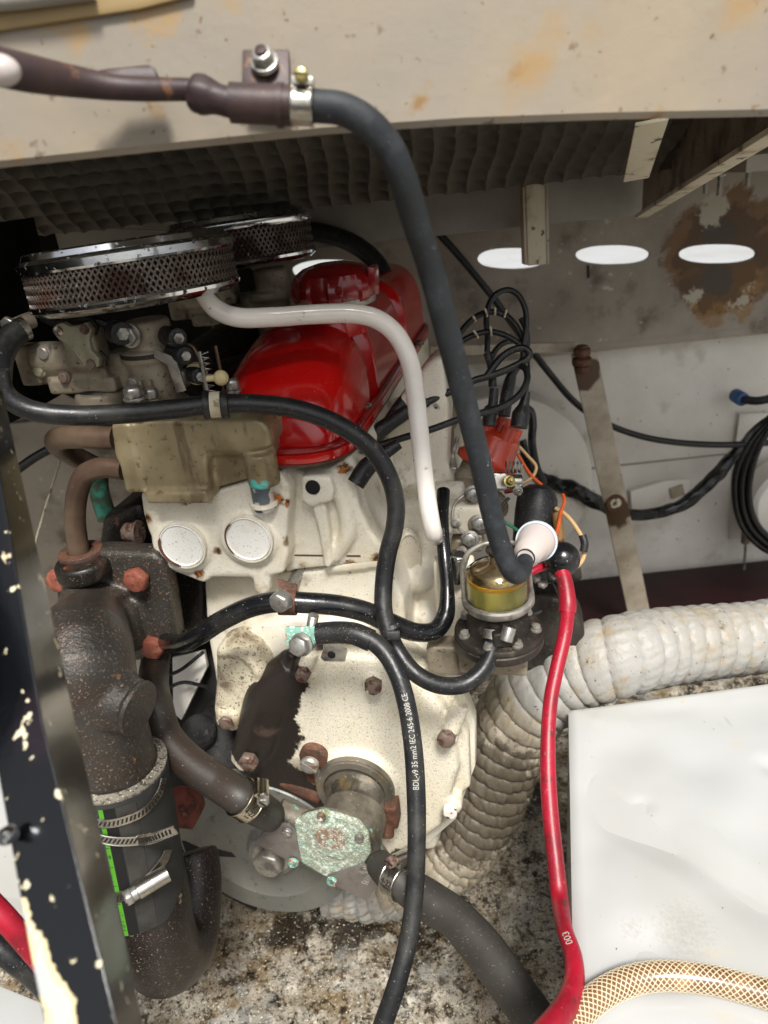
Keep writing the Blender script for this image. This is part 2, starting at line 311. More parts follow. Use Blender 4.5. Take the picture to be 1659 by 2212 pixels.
iron_flange = MAT('black_painted_flange', '191614', .36, .1, layers=[lay('4a3229', 18, .55, .70, 10, rg=.7, f=.7), lay('6d3a2a', 45, .63, .70, 7), DUST], bump=[(260, .0004, 'noise')])
iron_elbow = MAT('brown_heat_elbow', '211c1a', .34, .2, layers=[lay('332a27', 14, .42, .65, 7, f=.7), lay('bcae98', 620, .645, .69, 3, f=.7, r=.8), lay('a58f72', 60, .66, .70, 9, f=.7)], bump=[(500, .0005, 'noise')])
greypaint = MAT('worn_grey_pulley', '6c6d68', .42, .3, layers=[lay('72706a', 12, .42, .62, 9, rg=.7, f=.8), lay('6b5646', 28, .60, .66, 9, rg=.7, m=0, r=.8), lay('45403a', 60, .56, .66, 10, rg=.75, f=.7, r=.7), lay('7a4a30', 40, .66, .70, 8)], bump=[(260, .0004, 'noise'), (40, .001, 'noise')])
pump_metal = MAT('oxidised_pump_bronze', '7d766a', .5, .5, layers=[lay('3a352d', 25, .42, .62, 7, f=.8), lay('8d7a4e', 30, .60, .7, 6, f=.6), lay('5ea493', 70, .64, .7, 7, m=0), lay('cfc7b2', 480, .68, .72, 3, m=0, f=.9)], bump=[(220, .0004, 'noise')])
verdigris = MAT('verdigris_crust', '868b78', .7, .1, layers=[lay('5a8574', 40, .48, .60, 9, rg=.7, f=.75), lay('7d7a48', 36, .56, .64, 9, f=.8), lay('7d604a', 55, .46, .62, 11, rg=.75, f=.95, mask=[(EP(712, 1815, -.12), .018, .014)]), lay('3d9a84', 70, .62, .70, 8, f=.6), lay('dde4d8', 160, .49, .60, 9, rg=.8, f=.8), lay('e8f0e8', 800, .60, .66, 2, f=.8)], bump=[(600, .0006, 'noise'), (150, .0004, 'noise')])
lug_green = MAT('green_terminal_lug', '74a090', .6, .2, layers=[lay('a5512f', 90, .55, .62, 5), lay('cfe3d8', 400, .55, .65, 4, f=.8), lay('42423c', 60, .6, .68, 5)], bump=[(400, .0004, 'noise')])
white_pipe = MAT('gloss_cream_pipe', 'ece6de', .2, coat=.35, layers=[lay('d0c6ba', 14, .45, .7, 6, f=.5), lay('5b4f42', 120, .70, .72, 6), lay('8d8174', 60, .68, .73, 8, f=.6)], bump=[(90, .00025, 'noise')])
foam_m = MAT('sooty_acoustic_foam', '5c564c', .95, layers=[lay('45413a', 10, .4, .65, 6, f=.8), lay('6b655a', 500, .62, .7, 3, f=.35)], bump=[(600, .0004, 'noise')], spec=.15)
foam_and_shade = MAT('black_foam_and_shade', '12120f', .95, layers=[lay('1f1d1b', 20, .4, .65, 6, f=.8)], bump=[(300, .001, 'noise')], spec=.1)  # black foam, also the sheet that stands for shade behind the carburettors
beam_m = MAT('yellowed_cream_beam', '877f73', .5, layers=[lay('7d7468', 5, .5, .68, 11, rg=.7, f=.6), lay('5d5245', 90, .62, .68, 9, rg=.75, f=.6), lay('978972', 9, .42, .66, 7, f=.7), lay('6a5a4a', 60, .645, .68, 5, f=.8), lay('97794a', 14, .60, .72, 8, f=.7), lay('9c7c45', 22, .44, .56, 8, f=.8, mask=[(D(150, -10, .55), .045, .03), (D(330, 10, .55), .04, .03), (D(520, 10, .55), .03, .02), (D(860, 60, .55), .015, .015)]),
    lay('6b5638', 180, .66, .70, 5), lay('5a4a3c', 60, .70, .73, 7), lay('8a6a3a', 30, .64, .72, 6, f=.6)], bump=[(70, .0004, 'noise')])
hull_m = MAT('stained_white_hull', 'e3e0d8', .55, layers=[lay('c9c3b7', 5, .40, .66, 7, f=.8), lay('9a8f7c', 14, .58, .74, 8, f=.6), lay('463a2b', 120, .69, .72, 5), lay('cfcabf', 4, .55, .75, 4, f=.5)], bump=[(12, .002, 'noise')])
hull_up = MAT('grimy_grey_hull', '9c9488', .6, layers=[lay('6f665a', 4, .40, .62, 9, f=.85), lay('4a4136', 16, .56, .72, 9, f=.7), lay('c9c3b5', 60, .66, .70, 6, f=.5),
    lay('6b4d2c', 11, .42, .50, 12, rg=.7, dist=.6, f=.9, mask=[(Yp(1570, 545, 1.39), .10, .07)]), lay('8c6a3a', 26, .50, .60, 9, f=.7, mask=[(Yp(1570, 620, 1.39), .07, .07)]), lay('3c2b1c', 34, .52, .62, 9, f=.6, mask=[(Yp(1560, 555, 1.39), .10, .07)]), lay('4a4238', 24, .46, .54, 12, rg=.75, mask=[(Yp(1548, 505, 1.39), .032, .05), (Yp(1548, 600, 1.39), .034, .05)]), lay('aca697', 20, .50, .53, 13, rg=.78, mask=[(Yp(1545, 462, 1.39), .024, .075), (Yp(1500, 640, 1.39), .012, .06), (Yp(1610, 640, 1.39), .020, .07)])], bump=[(25, .002, 'noise')])
strip_m = MAT('pale_deck_carline', '8d8980', .55, layers=[lay('6e695f', 8, .4, .65, 6, f=.8)])
chip_m = MAT('chipped_white_edge', 'c9c0a8', .55, layers=[lay('4c4436', 60, .60, .64, 8), lay('9c8d70', 30, .5, .65, 6, f=.6)], bump=[(200, .001, 'noise')])
strut_m = MAT('dirty_cream_strut', 'b3a998', .5, layers=[lay('857862', 16, .42, .65, 8, f=.8), lay('4a3520', 26, .52, .64, 8, mask=[(Yp(1330, 1110, 1.2), .035, .03), (Yp(1262, 810, 1.2), .03, .02)]), lay('3b3026', 150, .66, .69, 4)], bump=[(120, .0003, 'noise')])
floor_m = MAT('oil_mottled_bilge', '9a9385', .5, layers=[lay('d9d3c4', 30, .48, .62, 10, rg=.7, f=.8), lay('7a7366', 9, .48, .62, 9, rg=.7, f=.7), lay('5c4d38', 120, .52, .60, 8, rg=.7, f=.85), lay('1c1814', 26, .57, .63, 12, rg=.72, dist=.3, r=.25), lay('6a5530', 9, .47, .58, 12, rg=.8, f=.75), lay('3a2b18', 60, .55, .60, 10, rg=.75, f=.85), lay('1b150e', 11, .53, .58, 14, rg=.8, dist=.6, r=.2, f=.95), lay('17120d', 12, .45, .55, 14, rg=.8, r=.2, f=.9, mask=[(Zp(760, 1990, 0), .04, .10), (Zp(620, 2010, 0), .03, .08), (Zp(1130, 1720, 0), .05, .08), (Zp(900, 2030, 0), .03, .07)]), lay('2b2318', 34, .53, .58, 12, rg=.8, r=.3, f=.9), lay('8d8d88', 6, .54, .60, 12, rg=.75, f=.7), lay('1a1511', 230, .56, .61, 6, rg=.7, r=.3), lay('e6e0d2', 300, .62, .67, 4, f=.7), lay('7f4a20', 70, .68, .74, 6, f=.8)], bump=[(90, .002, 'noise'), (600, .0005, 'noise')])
bracket_m = MAT('brushed_bracket_steel', '857f7b', .32, .6, layers=[lay('5d5753', 40, .5, .68, 8, f=.7), lay('b9b3a8', 200, .68, .72, 3, f=.5)], bump=[(200, .0001, 'noise', (1, .1, 1))])
box_m = MAT('scuffed_white_lid', 'abacab', .22, layers=[lay('989589', 4, .45, .7, 4, f=.5), lay('8d8678', 3, .62, .80, 12, rg=.75, f=.5), lay('7d7466', 30, .66, .72, 11, st=(1, .15, 1), f=.5), lay('8f887a', 330, .45, .90, 4, f=.5, mask=[(Zp(1480, 2010, .42), .022, .03), (Zp(1365, 2005, .42), .008, .02)]), lay('6b5f4d', 240, .735, .755, 3), lay('b9ab8c', 30, .64, .72, 7, f=.4)], bump=[(300, .00003, 'noise')], coat=.2)
maroon = MAT('dark_red_board', '2b0c0e', .6, layers=[lay('1d0a0a', 20, .45, .65, 6)])
duct_m = MAT('grubby_white_vinyl_duct', '95938e', .5, layers=[lay('8c8679', 9, .42, .62, 7, f=.75), lay('96825f', 60, .55, .68, 9, f=.6), lay('8f8268', 8, .5, .66, 10, rg=.7, f=.6, mask=[(D(1030, 1740, 1.2), .16, .10), (D(900, 1900, 1.25), .16, .08)]), lay('3a2f22', 26, .61, .68, 11, rg=.75), lay('4a3d2c', 170, .65, .70, 6), lay('8d836f', 14, .52, .66, 11, rg=.7, f=.6), lay('494136', 60, .52, .62, 11, rg=.75, f=.8, mask=[(D(1010, 1800, 1.2), .13, .08)])], bump=[(60, .0022, 'noise', (1, 1, .35)), (200, .0006, 'noise')])
duct_low = duct_m
red_cable = MAT('red_cable_sheath', '981127', .4, layers=[lay('5f0d19', 16, .42, .62, 9, rg=.7, f=.8), lay('a05a58', 90, .60, .72, 9, rg=.7, f=.4, r=.7), lay('4b2022', 80, .62, .68, 6, f=.8), lay('d6a6a0', 600, .71, .74, 2, f=.7)], bump=[(200, .0002, 'noise')])
braid = MAT('amber_clear_hose', '6e4f30', .18, coat=.5, layers=[lay('5e3f24', 14, .42, .66, 6, f=.8), lay('b08a60', 40, .58, .7, 6, f=.5)], bump=[(100, .0001, 'noise')])
thread_m = MAT('white_braid_thread', 'd9cdb0', .5)
glass_fuel = MAT('fuel_glass_bowl', 'f0ead0', .05, trans=1, ior=1.3)
fuel_m = MAT('yellow_petrol_core', 'b3b070', .35, layers=[lay('6d7038', 40, .42, .65, 5, f=.8, st=(1, 1, .2)), lay('d2ad50', 14, .55, .7, 4, f=.5)])
cup_m = MAT('milky_plastic', 'b5adaa', .35, sss=.25, layers=[lay('c4b3a6', 12, .45, .7, 4, f=.6)])
cap_red = MAT('orange_red_bakelite', 'b33a20', .33, layers=[lay('8a2412', 25, .45, .7, 5, f=.6)], coat=.2)
post_m = MAT('chipped_black_paint', '050609', .2, coat=.3, layers=[lay('2b1a26', 14, .55, .72, 5, f=.5), lay('c9bb98', 30, .655, .665, 6, r=.7), lay('cfc5a6', 90, .66, .675, 4, r=.7),
    lay('cdbd93', 90, .5, .53, 10, rg=.7, r=.7, mask=[(D(u_, v_, .5-(v_-1560)*.000135), r_+.0012, .005) for u_, v_, r_ in [(60+.27*(q_-1960)+8*math.sin(q_*.05), q_, .0028+.000018*(q_-1960)) for q_ in range(1960, 2240, 22)]]), lay('a5a8a8', 80, .5, .55, 9, r=.35, mask=[(D(u_, v_, .5-(v_-1560)*.000135), r_-.0012, .005) for u_, v_, r_ in [(60+.27*(q_-1960)+8*math.sin(q_*.05), q_, .0028+.000018*(q_-1960)) for q_ in range(1960, 2240, 22)]])], bump=[(60, .0002, 'noise')])
brown_rod = MAT('brown_oxide_coating', '2e2122', .5, .1, layers=[lay('43322e', 26, .45, .65, 7, f=.7), lay('6b4a32', 60, .64, .7, 6)], bump=[(120, .0003, 'noise')])
yellow_zinc = MAT('yellow_zinc', 'b3a56a', .3, .9, layers=[lay('6a5f3a', 60, .5, .65, 6, f=.7)])
sleeve_m = MAT('woven_rubber_sleeve', '31302d', .6, layers=[lay('22211f', 12, .42, .62, 5, f=.8)], bump=[(700, .0002, 'wave', None, True), (120, .0002, 'noise')])
cloth_grey = MAT('grey_woven_strip', '5b5954', .7, layers=[lay('3d3b37', 60, .45, .62, 5, f=.7)], bump=[(900, .0004, 'wave', None, True), (900, .0004, 'wavey', (1, 12, 1), True)])
green_m = MAT('lime_green_tape', '4c9024', .6, layers=[lay('2c4718', 200, .66, .7, 3)], bump=[(600, .0003, 'noise')])
knit = MAT('frayed_knit_end', '7b7569', .85, layers=[lay('4b453a', 260, .52, .6, 4), lay('d8d0be', 500, .6, .68, 3)], bump=[(450, .0015, 'noise')])
darkvoid = MAT('black_print_and_shade', '0e0d0c', .8)  # flat black: print, edging, and painted shade in holes and the exhaust gap
ink_white = MAT('white_print', 'a5a29a', .6)
stamp_m = MAT('stamped_shadow_print', '2f2b27', .6, .4)
stamp_lt = MAT('embossed_metal', 'cfcabd', .35, .9)
blue_m = MAT('blue_gland', '2e5486', .4)
nylon = MAT('yellowed_nylon', 'c9b98c', .35, sss=.1)
wire_o = MAT('orange_wire', 'c2521f', .4); wire_t = MAT('tan_wire', 'b99a6c', .45); wire_g = MAT('green_wire', '1f6b4c', .4); wire_r = MAT('red_wire', '8f1a14', .4)
paper_brown = MAT('brown_filter_core', '241a15', .9, layers=[lay('4a3222', 60, .5, .65, 6)])
mesh_rust = MAT('rusted_expanded_mesh', '6d645d', .34, .7, layers=[lay('3f291e', 40, .45, .6, 6, m=.1, r=.8), lay('d8cfc0', 160, .66, .72, 4, m=1, r=.2)])
red_oxide = MAT('red_oxide_iron', '6e382c', .8, layers=[lay('3a2019', 60, .45, .62, 7), lay('a0604c', 140, .6, .7, 5, f=.6)], bump=[(250, .001, 'noise')])
grey_crud = MAT('grey_crusted_casting', '3b3a39', .9, layers=[lay('201f1f', 30, .42, .62, 8), lay('5b5956', 120, .58, .7, 6, f=.6)], bump=[(250, .002, 'noise'), (70, .006, 'noise')])

# ------------------------------------------------------------------ setting: bilge, hull, deck
def grid(P0, A, B, na, nb, fn=None):
    n = nrm(np.cross(A, B)); v = []; f = []
    for i in range(na+1):
        for j in range(nb+1):
            p = P0+A*i/na+B*j/nb
            if fn: p = p+n*fn(i/na, j/nb, p)
            v.append(p)
    for i in range(na):
        for j in range(nb): k = i*(nb+1)+j; f.append((k, k+1, k+nb+2, k+nb+1))
    return M(v, f)
X, Yv, Z = np.array([1., 0, 0]), np.array([0, 1., 0]), np.array([0, 0, 1.])
struct('bilge_floor', grid(np.array([-1.6, -1.5, 0]), X*3.2, Yv*3.2, 90, 90, lambda a, b, p: .012*mnoise.noise(Vector(p*6))+.005*mnoise.noise(Vector(p*23))), floor_m)
# hull wall below the ledge, built from boards
zl = Yp(1300, 712, 1.45)[2]
struct('hull_wall', J(box([0, 1.475, .18], X*1.6, Yv*.02, Z*.19), box([0, 1.48, (.37+zl)/2+.002], X*1.6, Yv*.02, Z*((zl-.37)/2-.001))), hull_m)
z1 = Yp(1500, 1005, 1.45)[2]
# upper wall with four oval vents
YW = 1.39
ovals = [((1108, 559), 76, 23), ((1325, 551), 81, 21), ((1552, 549), 85, 21), ((712, 585), 80, 24)]
def wall_with_holes():
    bm = bmesh.new(); z0 = zl-.012; z2 = 1.12; loops = []
    cs = []
    for (c, a, b) in ovals:
        P = Yp(*c, YW); k = dep(P)*S/F; h_ = (Yp(c[0]+10, c[1], YW)-Yp(c[0]-10, c[1], YW))/20; w_ = (Yp(c[0], c[1]-10, YW)-Yp(c[0], c[1]+10, YW))/20; cs.append((P[0], P[2], a*h_, b*w_))
    cs.sort(key=lambda q_: q_[0])
    xs = [cs[0][0]-.12]+[(cs[i][0]+cs[i+1][0])/2 for i in range(3)]+[cs[3][0]+.12]
    vv = []; ff = []
    for a_, b_ in ((-1.6, xs[0]), (xs[-1], 1.6)):
        k_ = len(vv); vv += [np.array([a_, YW, z0]), np.array([b_, YW, z0]), np.array([b_, YW, z2]), np.array([a_, YW, z2])]; ff.append((k_, k_+1, k_+2, k_+3))
    for i, (cx, cz, a, b) in enumerate(cs):
        n = 48; x0, x1 = xs[i], xs[i+1]; base = len(vv)
        for j in range(n):
            t = 2*math.pi*j/n; ca, sa = math.cos(t), math.sin(t)
            wob = 1+.03*mnoise.noise(Vector((ca*2, sa*2, i*5)))
            q = 1.0; e = (abs(ca)**2.2+abs(sa)**2.2)**(-1/2.2)
            vv.append(np.array([cx, YW, cz])+a*e*ca*wob+b*e*sa*wob)
            rx = (x1-cx if ca > 0 else cx-x0)/max(abs(ca), 1e-6); rz = (z2-cz if sa > 0 else cz-z0)/max(abs(sa), 1e-6); m_ = min(rx, rz)
            vv.append(np.array([cx+m_*ca, YW, cz+m_*sa]))
        # exact corners
        for j in range(n):
            j2 = (j+1) % n; A, B, C_, D_ = base+2*j, base+2*j+1, base+2*j2+1, base+2*j2
            pb, pc = vv[B], vv[C_]; on = lambda p: (abs(p[0]-x0) < 1e-6 or abs(p[0]-x1) < 1e-6)
            if on(pb) != on(pc):
                cor = np.array([x1 if max(pb[0], pc[0]) > cx else x0, YW, z2 if max(pb[2], pc[2]) > cz else z0]); vv.append(cor); ff.append((A, B, len(vv)-1, C_, D_))
            else: ff.append((A, B, C_, D_))
            vv.append(vv[A]+Yv*.012); vv.append(vv[D_]+Yv*.012); ff.append((A, D_, len(vv)-1, len(vv)-2))
    return M(vv, ff)
struct('vent_wall', wall_with_holes(), hull_up, 20)
struct('ledge', box([0, 1.425, zl-.020], X*1.6, Yv*.034, Z*.0075, .002), hull_up)
# deck and sides: only what closes the compartment
struct('deck', J(box([0, 1.06, 1.20], X*1.6, Yv*.53, Z*.02), box([0, .510, 1.42], X*1.6, Yv*.01, Z*.2)), strip_m)
struct('side_wall', J(box([-1.25, .8, .6], X*.02, Yv*.9, Z*.62)), hull_m)
# foam under the deck
fe = Yp(1100, 408, 1.0); s_ = nrm([0, -1, .60]); pitch = .0120
def bumps(a, b, p):
    q = p-fe; x = p[0]/pitch*math.pi; y = (q@s_)/pitch*math.pi
    rg = abs(math.sin(x*.5+.25*math.sin(y*.2)))**.7*(.35+.65*abs(math.sin(y*.5))**.6)
    return -.009*rg-.003*mnoise.noise(Vector(p*15))
FA = X*1.62; FB = s_*.30
single('foam_sheet', 'sooty egg-crate soundproofing foam fixed under the deck behind the cream beam', 'foam', grid(np.array([-1.15, fe[1], fe[2]]), FA, FB, 900, 150, bumps), foam_m, kind=None)
# dark edge of the foam, scalloped
# black foam down the left side
single('side_foam', 'black foam panel with ragged end lining the side beyond the air filters', 'foam',
    (lambda g: g)(grid(Yp(70, 470, .95)*np.array([1, 1, 1]), Z*-.20, np.array([-.10, -.75, 0]), 60, 90, lambda a, b, p: .006*mnoise.noise(Vector(p*30)))), foam_and_shade)
single('light_trim', 'thin pale wire trim running along the dark foam above the front air filter', 'trim', tube([D(-60, 487, 1.25), D(200, 492, 1.28), D(430, 503, 1.3)], .0012, 8), strip_m)
# carline across the back, and hanging brackets
c0, c1 = Yp(640, 476, 1.22), Yp(1392, 462, 1.22)
single('deck_carline', 'pale grey deck carline crossing behind the foam above the oval vents', 'deck beam', box([.0, 1.225, c1[2]+.09], X*.62 if 0 else X*(c1[0]), Yv*.012, Z*.09, .003), strip_m)
b0 = Yp(1155, 380, 1.15); b1 = Yp(1160, 572, 1.15); dx = px(22, dep(b1)); ax_ = nrm(b1-b0)
t = Thing('hanging_bracket', 'narrow cream channel bracket hanging in front of the first oval vent', 'bracket', b0)
t.part('web', box((b0+b1)/2, X*px(20, dep(b1)), Yv*.003, (b1-b0)/2, .001), chip_m)
t.part('flange', box((b0+b1)/2+X*px(23, dep(b1))+Yv*.012-Z*.0, X*.002, Yv*.016, (b1-b0)/2*1.0, .0006), strut_m)
t.part('flange', box((b0+b1)/2-X*px(23, dep(b1))+Yv*.012, X*.002, Yv*.012, (b1-b0)/2*.98, .0006), chip_m)
# fore-and-aft girder at the upper right with its chipped flange
g = [Yp(1388, 462, 1.2), Yp(1440, 398, 1.02), D(1659, 270, 1.0), D(1800, 200, .85)]
gp = [Yp(1386, 462, 1.18), Yp(1790, 205, .55)]
up = Z*.15
t = Thing('deck_girder', 'grey fore-and-aft deck girder with a chipped white lower flange, upper right', 'girder', gp[0])
t.part('web', prism([gp[0], gp[1], gp[1]+up, gp[0]+up], X*.006), steel if 0 else alloy)
fl = nrm(gp[1]-gp[0]); t.part('flange', box((gp[0]+gp[1])/2-Z*.003, (gp[1]-gp[0])/2, X*.010, Z*.0028, .0008), chip_m)
q0, q1 = D(1408, 262, .78), D(1374, 386, 1.02)
t = Thing('bracket_channel', 'short white-edged angle bar sticking down just past the cream beam', 'bracket', q0)
qx = nrm(np.cross(nrm(q1-q0), [0, .3, 1])); qz = nrm(np.cross(qx, q1-q0))
t.part('plate', box((q0+q1)/2, (q1-q0)/2, qx*.0125, qz*.0015, .0006), chip_m)
t.part('web', box((q0+q1)/2+qz*.016+qx*.0105, (q1-q0)/2*.96, qx*.0015, qz*.015, .0005), alloy)
# stained overhead board with bolts at the far right
struct('overhead_board', box([Yp(1600, 350, 1.2)[0]+.13, 1.2, Yp(1600, 385, 1.28)[2]+.03], X*.20, Yv*.16, Z*.01), hull_up)
def threaded(o, ax, r, h, m=None):
    return lathe([(0, 0)]+[(r*(1 if i % 2 else .86), h*i/24) for i in range(25)]+[(0, h)], o, ax, 14)
for i, (u, v, lb) in enumerate(((1527, 368, 'short bolt end hanging from the overhead board, nearest the girder'), (1557, 372, 'middle bolt end hanging from the overhead board'), (1619, 352, 'bolt end with wide washer hanging farthest along the overhead board'))):
    P = Yp(u, v, 1.15); t = Thing('hanging_bolt', lb, 'bolt', P, 'bolt ends hanging from the overhead board')
    t.part('nut', hexhead(P, -Z, .008, .006, i), bolt_steel); t.part('stem', threaded(P-Z*.005, -Z, .0038, .026), bolt_steel)
# strut bar, horizontal bar, their bolt
sa, sb = Yp(1262, 762, 1.20), Yp(1382, 1330, 1.20)
t = Thing('strut_bar', 'dirty cream flat strut leaning across the hull wall to the duct', 'strut', sb)
w_ = X*px(28, dep(sa)); t.part('bar', prism([sa-w_, sa+w_, sb+w_*1.0, sb-w_*1.0], Yv*.006, .001), strut_m)
P = Yp(1330, 1087, 1.197); t.part('bolt_ring', ring(P, -Yv, px(13, dep(P)), .004, px(7, dep(P))), rust); t.part('bolt_cap', cyl(P+Yv*.001, -Yv, px(12, dep(P)), .0025), chip_m)
P = Yp(1257, 780, 1.195)
for dz, rr, hh in ((.0, 24, 12), (.016, 20, 12), (-.012, 17, 10)): t.part('nut', hexhead(P+Z*dz-Z*.006, Z, px(rr, dep(P)), px(hh, dep(P))*1.3, .3), rust)
t.part('pin', cyl(P-Z*.02, Z, px(12, dep(P)), .046), rust)
single('cross_bar', 'grubby cream flat bar running level into the top of the leaning strut', 'bar', prism([Yp(930, 748, 1.215), Yp(1246, 740, 1.215), Yp(1246, 760, 1.215), Yp(930, 770, 1.215)], Yv*.006, .001), strut_m)
t = Thing('wall_tab', 'small cream tab with a square bolt screwed to the hull wall', 'bracket', Yp(1430, 1070, 1.44))
t.part('tab', prism([Yp(1362, 1062, 1.43), Yp(1440, 1040, 1.43), Yp(1492, 1036, 1.43), Yp(1488, 1095, 1.43), Yp(1440, 1096, 1.43), Yp(1366, 1112, 1.43)], Yv*.01, .003), hull_m)
P = Yp(1462, 1062, 1.428); t.part('square_bolt', box(P, X*.014+Z*.004, Yv*.004, Z*.012-X*.003, .002), strut_m)
# round white tank and the disc at the right
P = Yp(1075, 1055, 1.36); R_ = px(208, dep(P))
single('round_tank', 'big round white tank end behind the distributor', 'tank', lathe([(0, -.020), (R_*.5, -.018), (R_*.85, -.010), (R_*.98, 0), (R_, .012), (R_, .07)], P, Yv, 72), hull_m)
P = Yp(1712, 1085, 1.36); R_ = px(88, dep(P))
single('white_disc', 'small white round cover ringed by the coiled black cables', 'cover', lathe([(0, -.012), (R_*.9, -.008), (R_, 0), (R_, .05)], P, Yv, 48), hull_m)
single('hatch_plate', 'thin rectangular plate on the hull wall behind the coiled cables', 'plate', prism([Yp(1598, 893, 1.45), Yp(1700, 893, 1.45), Yp(1700, 1165, 1.45), Yp(1575, 1165, 1.45), Yp(1583, 1010, 1.45)], Yv*.004, .0015), hull_m)
struct('floor_board', box([.55, 1.33, .085], X*.72, Yv*.1, Z*.03, .003), maroon)
struct('bulkhead', box([-.72, 1.40, .30], X*.5, Yv*.01, Z*.32, .003), hull_up)
# white lid at the right
ZB = .42
bx = [Zp(1228, 1530, ZB), Zp(1232, 1850, ZB), Zp(1240, 2212, ZB), Zp(1250, 2500, ZB)]
bq = [bx[0], bx[2]*1.0+(bx[2]-bx[0])*.5, np.array([.75, bx[2][1]-.2, ZB]), np.array([.75, Zp(1700, 1450, ZB)[1], ZB])]
def lid(n=110):
    v = []; f = []
    for i in range(n+1):
        for j in range(n+1):
            a, b = i/n, j/n; p = (bq[0]*(1-a)+bq[1]*a)*(1-b)+(bq[3]*(1-a)+bq[2]*a)*b; e = min(a, 1-a, b, 1-b); q = Vector(p)
            h = .009*mnoise.noise(q*6)+.0035*mnoise.noise(q*17)-.012*max(0, 1-abs((q.x-.24)*.8+(q.y-.45)*.6)/.03)*max(0, mnoise.noise(q*5)+.1)
            for cx, cy, r_, d_ in ((.30, .40, .010, .0018), (.22, .52, .007, .0014), (.36, .55, .012, .002), (.17, .37, .03, .004), (.27, .33, .008, .0014)): h -= 2.2*d_*math.exp(-((q.x-cx)**2+(q.y-cy)**2)/r_**2)
            v.append(p+Z*(h*smooth_(e/.06)-.004*(1-smooth_(e/.006))))
    for i in range(n):
        for j in range(n): k = i*(n+1)+j; f.append((k, k+n+1, k+n+2, k+1))
    return M(v, f)
def smooth_(t): t = max(0, min(1, t)); return t*t*(3-2*t)
t = Thing('white_box', 'large white battery box with dented scuffed lid and grey smudges', 'box', (bq[0]+bq[1])/2-Z*.26)
t.part('lid', lid(), box_m, ang=60); t.part('side', prism([p-Z*.0045 for p in bq], -Z*.26), box_m)
# black sheet added for the darkness behind the carburettors
rf = [(-90, 470), (250, 492), (470, 505), (545, 590), (560, 700), (520, 800), (470, 872), (330, 888), (180, 872), (120, 842), (96, 860), (60, 800), (40, 830), (-90, 760)]
single('rear_shade_sheet', 'ragged black sheet standing for the darkness behind both carburettors', 'foam', prism([Yp(u, v, 1.27) for u, v in rf], Yv*.02), foam_and_shade)

struct('bounce_slab', box([4.6, 1.2, -.05], X*2.6, Yv*3.5, Z*.02), MAT('pale_bounce', 'b5b1a8', .8, layers=[lay('8f8a80', 3, .4, .65, 8, f=.7)]))  # unseen slab added to bounce sunlight into the compartment
struct('bright_vent_slab', box([0, 4.5, .52], X*6, Yv*2.9, Z*.02), box_m)  # slab added outside so the vents look bright
# ================================================================== ENGINE
def wp(pts, y): return [EP(u, v, y) for u, v in pts]
def mid(u, v, ly, back, r, bv=None, n=30): P = EP(u, v, ly); return cyl(P+EY*back, -EY, r, back, bv, n)
def rpx(n, P): return px(n, dep(P))
eng = Thing('marine_engine', 'cream-painted boat engine with red rocker cover and round timing cover', 'engine', L(0, .25, -.59))
# --- cylinder head, front nose cast with its plug bosses
nose = [(301, 1064), (330, 1071), (450, 1064), (525, 1042), (604, 1022), (626, 1060), (622, 1110), (618, 1160), (622, 1200), (612, 1240), (583, 1246), (580, 1283), (566, 1290), (548, 1283), (543, 1243), (470, 1240), (440, 1262), (400, 1246), (372, 1236), (345, 1212), (332, 1180), (318, 1145), (308, 1110)]
face = [(600, 1018), (660, 1022), (710, 1012), (755, 985), (775, 1010), (768, 1050), (776, 1100), (800, 1150), (835, 1190), (838, 1222), (760, 1222), (705, 1226), (640, 1232), (615, 1240)]
bl = [prism(wp(nose, 0), EY*.10, .007, 3), prism(wp(face, .028), EY*.2, .004, 2)]
for (u, v, r) in ((393, 1178, 70), (537, 1165, 68)):
    P = EP(u, v, 0); bl.append(cyl(P+EY*.03, -EY, rpx(r, P), .035, .006, 40))
P = EP(480, 1210, 0); bl.append(box(P+EY*.012, EX*.05, EY*.012, EZ*.024, .008))
# threaded-hole pad, vertical rib, arch
bl += [prism(wp([(648, 1030), (712, 1030), (722, 1062), (716, 1086), (690, 1090), (672, 1098), (650, 1085)], .012), EY*.03, .003)]
bl += [prism(wp([(672, 1095), (702, 1090), (712, 1150), (716, 1226), (700, 1228), (690, 1160)], .016), EY*.03, .003)]
bl += [tube([EP(716, 1030, .03), EP(745, 1090, .03), EP(752, 1150, .028), EP(722, 1200, .03)], .010, 12)]
bl += [tube([EP(764, 1000, .05), EP(772, 1060, .05), EP(795, 1130, .05), EP(836, 1192, .05)], .008, 12)]
bl += [lbox(-.135, .052, .06, .60, -.07, .040, .006), lbox(-.10, .045, .05, .6, .02, .043, .004)]
head = cast(bl, .0021, 4)
holeP = EP(676, 1052, .012)
stain = [(EP(u_, v_, y_), r_, .016) for u_, v_, y_, r_ in ((350, 1068, 0, .008), (395, 1070, 0, .011), (440, 1068, 0, .009), (345, 1222, 0, .008), (600, 1078, 0, .007), (625, 1090, 0, .006), (650, 1230, .02, .008), (690, 1226, .02, .007), (760, 1222, .03, .008), (815, 1205, .03, .007), (700, 1075, 0, .005), (470, 1190, 0, .005), (622, 1170, 0, .006), (430, 1240, 0, .007), (745, 1010, .03, .008), (318, 1120, 0, .005))]
